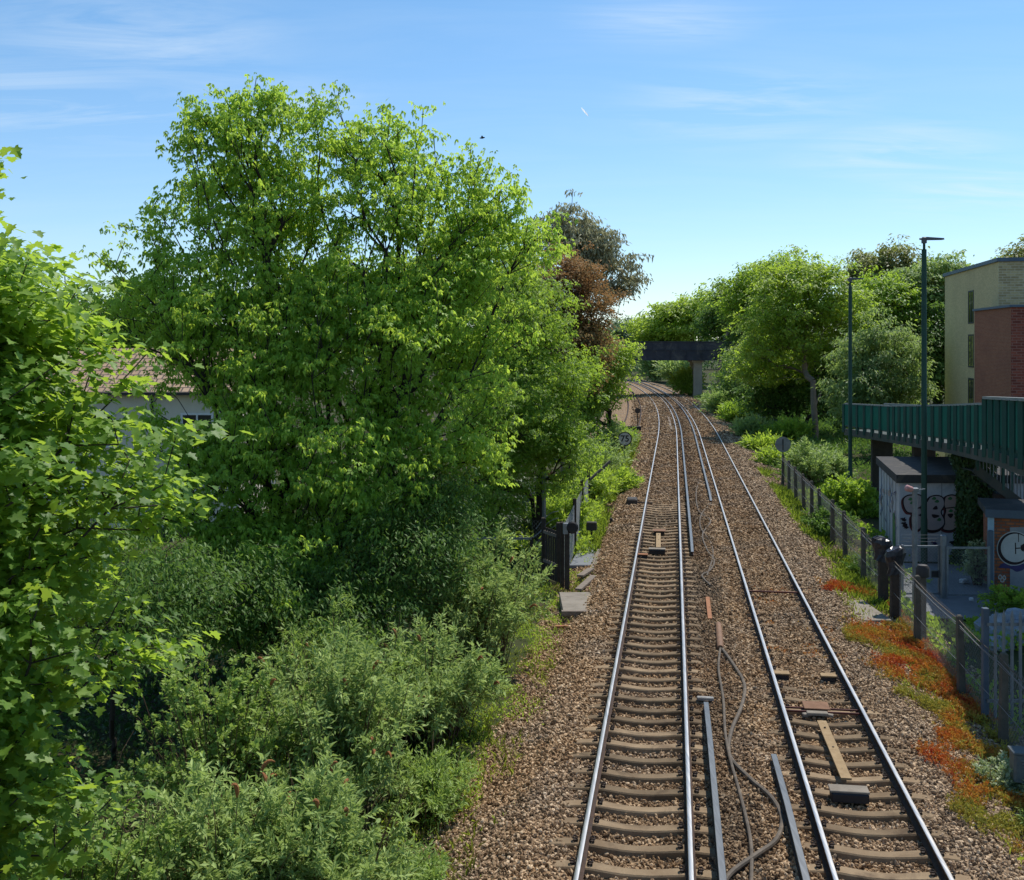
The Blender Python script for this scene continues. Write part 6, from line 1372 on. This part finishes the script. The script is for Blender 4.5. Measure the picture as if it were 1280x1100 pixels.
cover('weeds', 'low weeds covering the bank on the right beyond the fence', 'weeds', 45000, lambda Y: (6.2 + 0 * Y, 17.0 + 0.02 * Y), 62, 165, lambda Y, r, n: 0.0036 * Y * (0.5 + 0.9 * r.rand(n)), 'lance', 'leaf_deep', 205, hgt=0.5, upright=0.4, tint=gt,
      mask=lambda X, Y, u, Y0, r: r.rand(len(X)) < np.clip((fbm(X * 0.25, Y * 0.12) - 0.28) * 4, 0, 1) * np.clip((u - 5.8) / 1.5, 0, 1))
cover('weeds', 'low plants and leaf litter covering the ground under the left hand trees', 'weeds', 60000, lambda Y: (-16 + 0 * Y, -4.0 + 0 * Y), 12, 48, lambda Y, r, n: (0.06 + 0.002 * Y) * (0.5 + 0.9 * r.rand(n)), 'round', 'leaf_ivy', 206, hgt=0.25, upright=0.2, tint=gt)
cover('weeds', 'small weeds along the left edge of the ballast', 'weeds', 30000, lambda Y: (-4.2 + 0 * Y, -1.9 + 0 * Y), 12.5, 38, lambda Y, r, n: 0.07 * (0.5 + 0.9 * r.rand(n)), 'lance', 'leaf_lime', 207, hgt=0.08, upright=0.7, tint=gt,
      mask=lambda X, Y, u, Y0, r: r.rand(len(X)) < np.clip((fbm(X * 1.3, Y * 0.9) - 0.46 + 0.14 * np.clip(-u - 2.6, 0, 1.4)) * 8, 0, 1) * np.clip((-u - 1.9) / 1.0, 0, 1) ** 1.5)
def crop_t(X, Y, r, n):
    return 0.27 + 1.25 * (fbm(X * 1.6 + 3, Y * 1.1) - 0.22) + 0.5 * np.clip((fbm(X * 0.6 + 40, Y * 0.5) - 0.5) * 3, 0, 1) + r.normal(size=n) * 0.13 + np.clip((20.5 - Y) * 0.10, 0, 0.5)
def crop_m(X, Y, u, Y0, r):
    e = np.clip((u - 4.95 - 1.1 * (fbm(X * 1.1, Y * 0.9) - 0.5) * 2 + 0.35 * np.clip((Y - 24) / 6, 0, 1)) / 0.9, 0, 1)
    return (r.rand(len(X)) < e ** 0.7 * np.clip((fbm(X * 2.6 + 7, Y * 2.1) - 0.36) * 6, 0.04, 1)) & ~((Y > 28.6) & (Y < 31.8) & (u < 6.6) )
cover('stonecrop', 'red and orange stonecrop spreading over the stones beside the right hand fence', 'ground cover', 90000, lambda Y: (4.7 + 0 * Y, 6.9 + 0 * Y), 15.6, 34.0, lambda Y, r, n: 0.055 * (0.5 + 0.9 * r.rand(n)), 'spray', 'stonecrop', 208, hgt=0.16, upright=0.8, tint=crop_t, mask=crop_m)
cover('dry_grass', 'pale dry grass stems standing among the red and orange plants on the right', 'dry grass', 5000, lambda Y: (5.2 + 0 * Y, 7.3 + 0 * Y), 15.0, 34.0, lambda Y, r, n: 0.2 * (0.4 + 0.8 * r.rand(n)), 'grass', 'grass_blade', 211, upright=0.8, tint=lambda X, Y, r, n: 1.02 + r.normal(size=n) * 0.08,
      mask=lambda X, Y, u, Y0, r: r.rand(len(X)) < np.clip((fbm(X * 1.5, Y * 1.2 + 9) - 0.42) * 6, 0, 1))
cover('dry_grass', 'pale dry grass and stalks along the left edge of the ballast below the bushes', 'dry grass', 9000, lambda Y: (-4.3 + 0 * Y, -2.2 + 0 * Y), 12.5, 34.0, lambda Y, r, n: 0.19 * (0.4 + 0.8 * r.rand(n)), 'grass', 'grass_blade', 212, upright=0.5, tint=lambda X, Y, r, n: 1.02 + r.normal(size=n) * 0.12,
      mask=lambda X, Y, u, Y0, r: r.rand(len(X)) < np.clip((fbm(X * 1.2, Y * 0.9 + 3) - 0.45) * 6, 0, 1))
cover('moss', 'orange moss tufts between the rails of the right hand track', 'ground cover', 3500, lambda Y: (2.5 + 0 * Y, 4.5 + 0 * Y), 22.5, 33.0, lambda Y, r, n: 0.05 * (0.5 + 0.9 * r.rand(n)), 'trio', 'stonecrop', 209, hgt=0.05, upright=0.6, tint=lambda X, Y, r, n: 0.6 + r.normal(size=n) * 0.12,
      mask=lambda X, Y, u, Y0, r: r.rand(len(X)) < np.clip((fbm(X * 1.4 + 3, Y * 1.4) - 0.60) * 14, 0, 1))

# far off woodland closing the horizon
def woodland(name, label, x0, x1, Y, h, n, seed, mat):
    r = np.random.RandomState(seed); X = x0 + (x1 - x0) * r.rand(n); top = h * (0.55 + 0.6 * fbm(X * 0.05, X * 0.0 + seed, 4))
    z = top * r.rand(n) ** 0.6; Yy = Y + (r.rand(n) - 0.5) * 30 - 6 * np.sin(np.pi * z / top)
    a = r.normal(size=(n, 3)); a[:, 2] -= 0.3; nr = np.array([0, -0.4, 0.8]) + r.normal(size=(n, 3)) * 0.5
    t = np.clip(0.4 + (fbm(X * 0.2, z * 0.3) - 0.5) * 1.6 + r.normal(size=n) * 0.15, 0, 1)
    tag(link(name, leaves(name, np.stack([X, Yy, z], 1), a, nr, 0.0050 * Y * (0.5 + 0.8 * r.rand(n)), t, 'blade', mat)), label, 'woodland', kind='stuff')
woodland('woodland', 'far belt of trees beyond the bridge on the right', 30, 420, 430, 17, 26000, 301, 'leaf_far')
woodland('woodland', 'far belt of trees beyond the houses on the left', -300, 40, 330, 11, 26000, 302, 'leaf_far')

# bird and vapour trail in the sky
P = at(602.5, 172.5, 70); o = thing('bird', 'tiny dark bird high in the sky above the trees', 'bird', P)
w = MB(); w.tube([(P[0] + q, P[1], P[2] + dz) for q, dz in ((-0.16, 0.0), (-0.08, 0.0), (0.03, 0.01), (0.12, 0.03), (0.16, 0.03), (0.2, 0.02))], [0.012, 0.045, 0.06, 0.045, 0.035, 0.006], 8); part('body', w, 'bird_dark', o, smooth=True)
for s in (-1, 1):
    w = MB(); w.add([(P[0] - 0.04, P[1], P[2] + 0.02), (P[0] + 0.08, P[1], P[2] + 0.03), (P[0] + 0.04, P[1] + s * 0.2, P[2] + 0.12), (P[0] - 0.06, P[1] + s * 0.36, P[2] + 0.06), (P[0] - 0.05, P[1] + s * 0.18, P[2] + 0.09)], [(0, 1, 2, 4), (4, 2, 3)] if s > 0 else [(4, 2, 1, 0), (3, 2, 4)]); part('wing', w, 'bird_dark', o)
a = at(726.5, 134.5, 6000); b = at(736, 145.5, 6000); w = MB(); w.tube([tuple(np.array(a) * (1 - t) + np.array(b) * t) for t in (0, 0.3, 0.6, 0.85, 1)], [1.0, 4.5, 4.5, 3.0, 0.6], 6)
solo('vapour_trail', w, 'vapour', 'short white vapour trail high in the sky right of the trees', 'vapour trail', a, smooth=True)
# ------------------------------------------------------------------ light, sky, camera
AZ, EL = math.radians(39.0), math.radians(59.0)
D = Vector((math.sin(AZ) * math.cos(EL), math.cos(AZ) * math.cos(EL), math.sin(EL)))
sun = bpy.data.lights.new('sun', 'SUN'); sun.energy = 5.0; sun.angle = math.radians(0.53); sun.color = (1.0, 0.955, 0.88)
so = bpy.data.objects.new('sun', sun); COL.objects.link(so); so.rotation_euler = D.to_track_quat('Z', 'Y').to_euler(); so.location = (20, 20, 40)
W = bpy.data.worlds.new('World'); SC.world = W; W.use_nodes = True
nt = W.node_tree; bg = nt.nodes['Background']
sky = N(nt, 'ShaderNodeTexSky', sky_type='NISHITA'); sky.sun_disc = False; sky.sun_elevation = EL; sky.sun_rotation = AZ
sky.air_density = 1.0; sky.dust_density = 0.1; sky.ozone_density = 3.0; sky.altitude = 50
tc = N(nt, 'ShaderNodeTexCoord'); sx = N(nt, 'ShaderNodeSeparateXYZ'); nt.links.new(tc.outputs['Generated'], sx.inputs[0])
ad = N(nt, 'ShaderNodeMath', operation='ADD'); ad.inputs[1].default_value = 0.12; nt.links.new(sx.outputs[2], ad.inputs[0])
dv = []
for k in (0, 1):
    q = N(nt, 'ShaderNodeMath', operation='DIVIDE'); nt.links.new(sx.outputs[k], q.inputs[0]); nt.links.new(ad.outputs[0], q.inputs[1]); dv.append(q)
cb = N(nt, 'ShaderNodeCombineXYZ'); nt.links.new(dv[0].outputs[0], cb.inputs[0]); nt.links.new(dv[1].outputs[0], cb.inputs[1])
mp = N(nt, 'ShaderNodeMapping'); mp.inputs['Rotation'].default_value = (0, 0, 0.35); mp.inputs['Scale'].default_value = (1.2, 4.6, 1); mp.inputs['Location'].default_value = (1.7, 0.4, 0)
nt.links.new(cb.outputs[0], mp.inputs[0])
c1 = noise(nt, 1.1, 8, 0.62, mp.outputs[0], 0.7); c2 = noise(nt, 0.7, 3, 0.5, cb.outputs[0])
mask = None
for px, py, rad in ((170, 45, 0.42), (300, 150, 0.5), (840, 12, 0.28), (930, 135, 0.45), (1120, 190, 0.42), (1240, 240, 0.5), (60, 130, 0.5)):
    d_ = Vector(((px - 640) / F, 1, (HOR - py) / F)).normalized()
    vd = N(nt, 'ShaderNodeVectorMath', operation='DISTANCE'); nt.links.new(cb.outputs[0], vd.inputs[0]); vd.inputs[1].default_value = (d_.x / (d_.z + 0.12), d_.y / (d_.z + 0.12), 0)
    mr = N(nt, 'ShaderNodeMapRange'); mr.interpolation_type = 'SMOOTHSTEP'; mr.inputs[1].default_value = 0; mr.inputs[2].default_value = rad; mr.inputs[3].default_value = 1; mr.inputs[4].default_value = 0.10
    nt.links.new(vd.outputs['Value'], mr.inputs[0])
    if mask is None: mask = mr.outputs[0]
    else:
        mm = N(nt, 'ShaderNodeMath', operation='MAXIMUM'); nt.links.new(mask, mm.inputs[0]); nt.links.new(mr.outputs[0], mm.inputs[1]); mask = mm.outputs[0]
m1 = N(nt, 'ShaderNodeMath', operation='MULTIPLY'); nt.links.new(ramp(nt, c1, [(0.40, 0.0), (0.78, 0.75)]), m1.inputs[0]); nt.links.new(mask, m1.inputs[1])
base = mixc(nt, 1.0, sky.outputs[0], ramp(nt, sx.outputs[2], [(0.02, (0.84, 0.91, 1.0)), (0.32, (0.74, 0.955, 1.02))]), 'MULTIPLY')
col = mixc(nt, m1.outputs[0], base, (5.5, 6.3, 7.0))
nt.links.new(col, bg.inputs[0]); bg.inputs[1].default_value = 0.15
cam = bpy.data.cameras.new('camera'); co = bpy.data.objects.new('camera', cam); COL.objects.link(co)
co.location = (0, 0, CAMZ); co.rotation_euler = (math.pi / 2, 0, 0)
cam.sensor_width = 36; cam.lens = F / 1280 * 36; cam.shift_y = -(550 - HOR) / 1280; cam.clip_end = 12000; cam.clip_start = 0.1
SC.camera = co
SC.view_settings.view_transform = 'Standard'; SC.view_settings.look = 'None'; SC.view_settings.exposure = 0; SC.view_settings.gamma = 1
SC.render.engine = 'CYCLES'
cy = SC.cycles; cy.max_bounces = 9; cy.diffuse_bounces = 6; cy.glossy_bounces = 2; cy.transmission_bounces = 4; cy.transparent_max_bounces = 4
cy.caustics_reflective = False; cy.caustics_refractive = False; cy.sample_clamp_indirect = 6.0
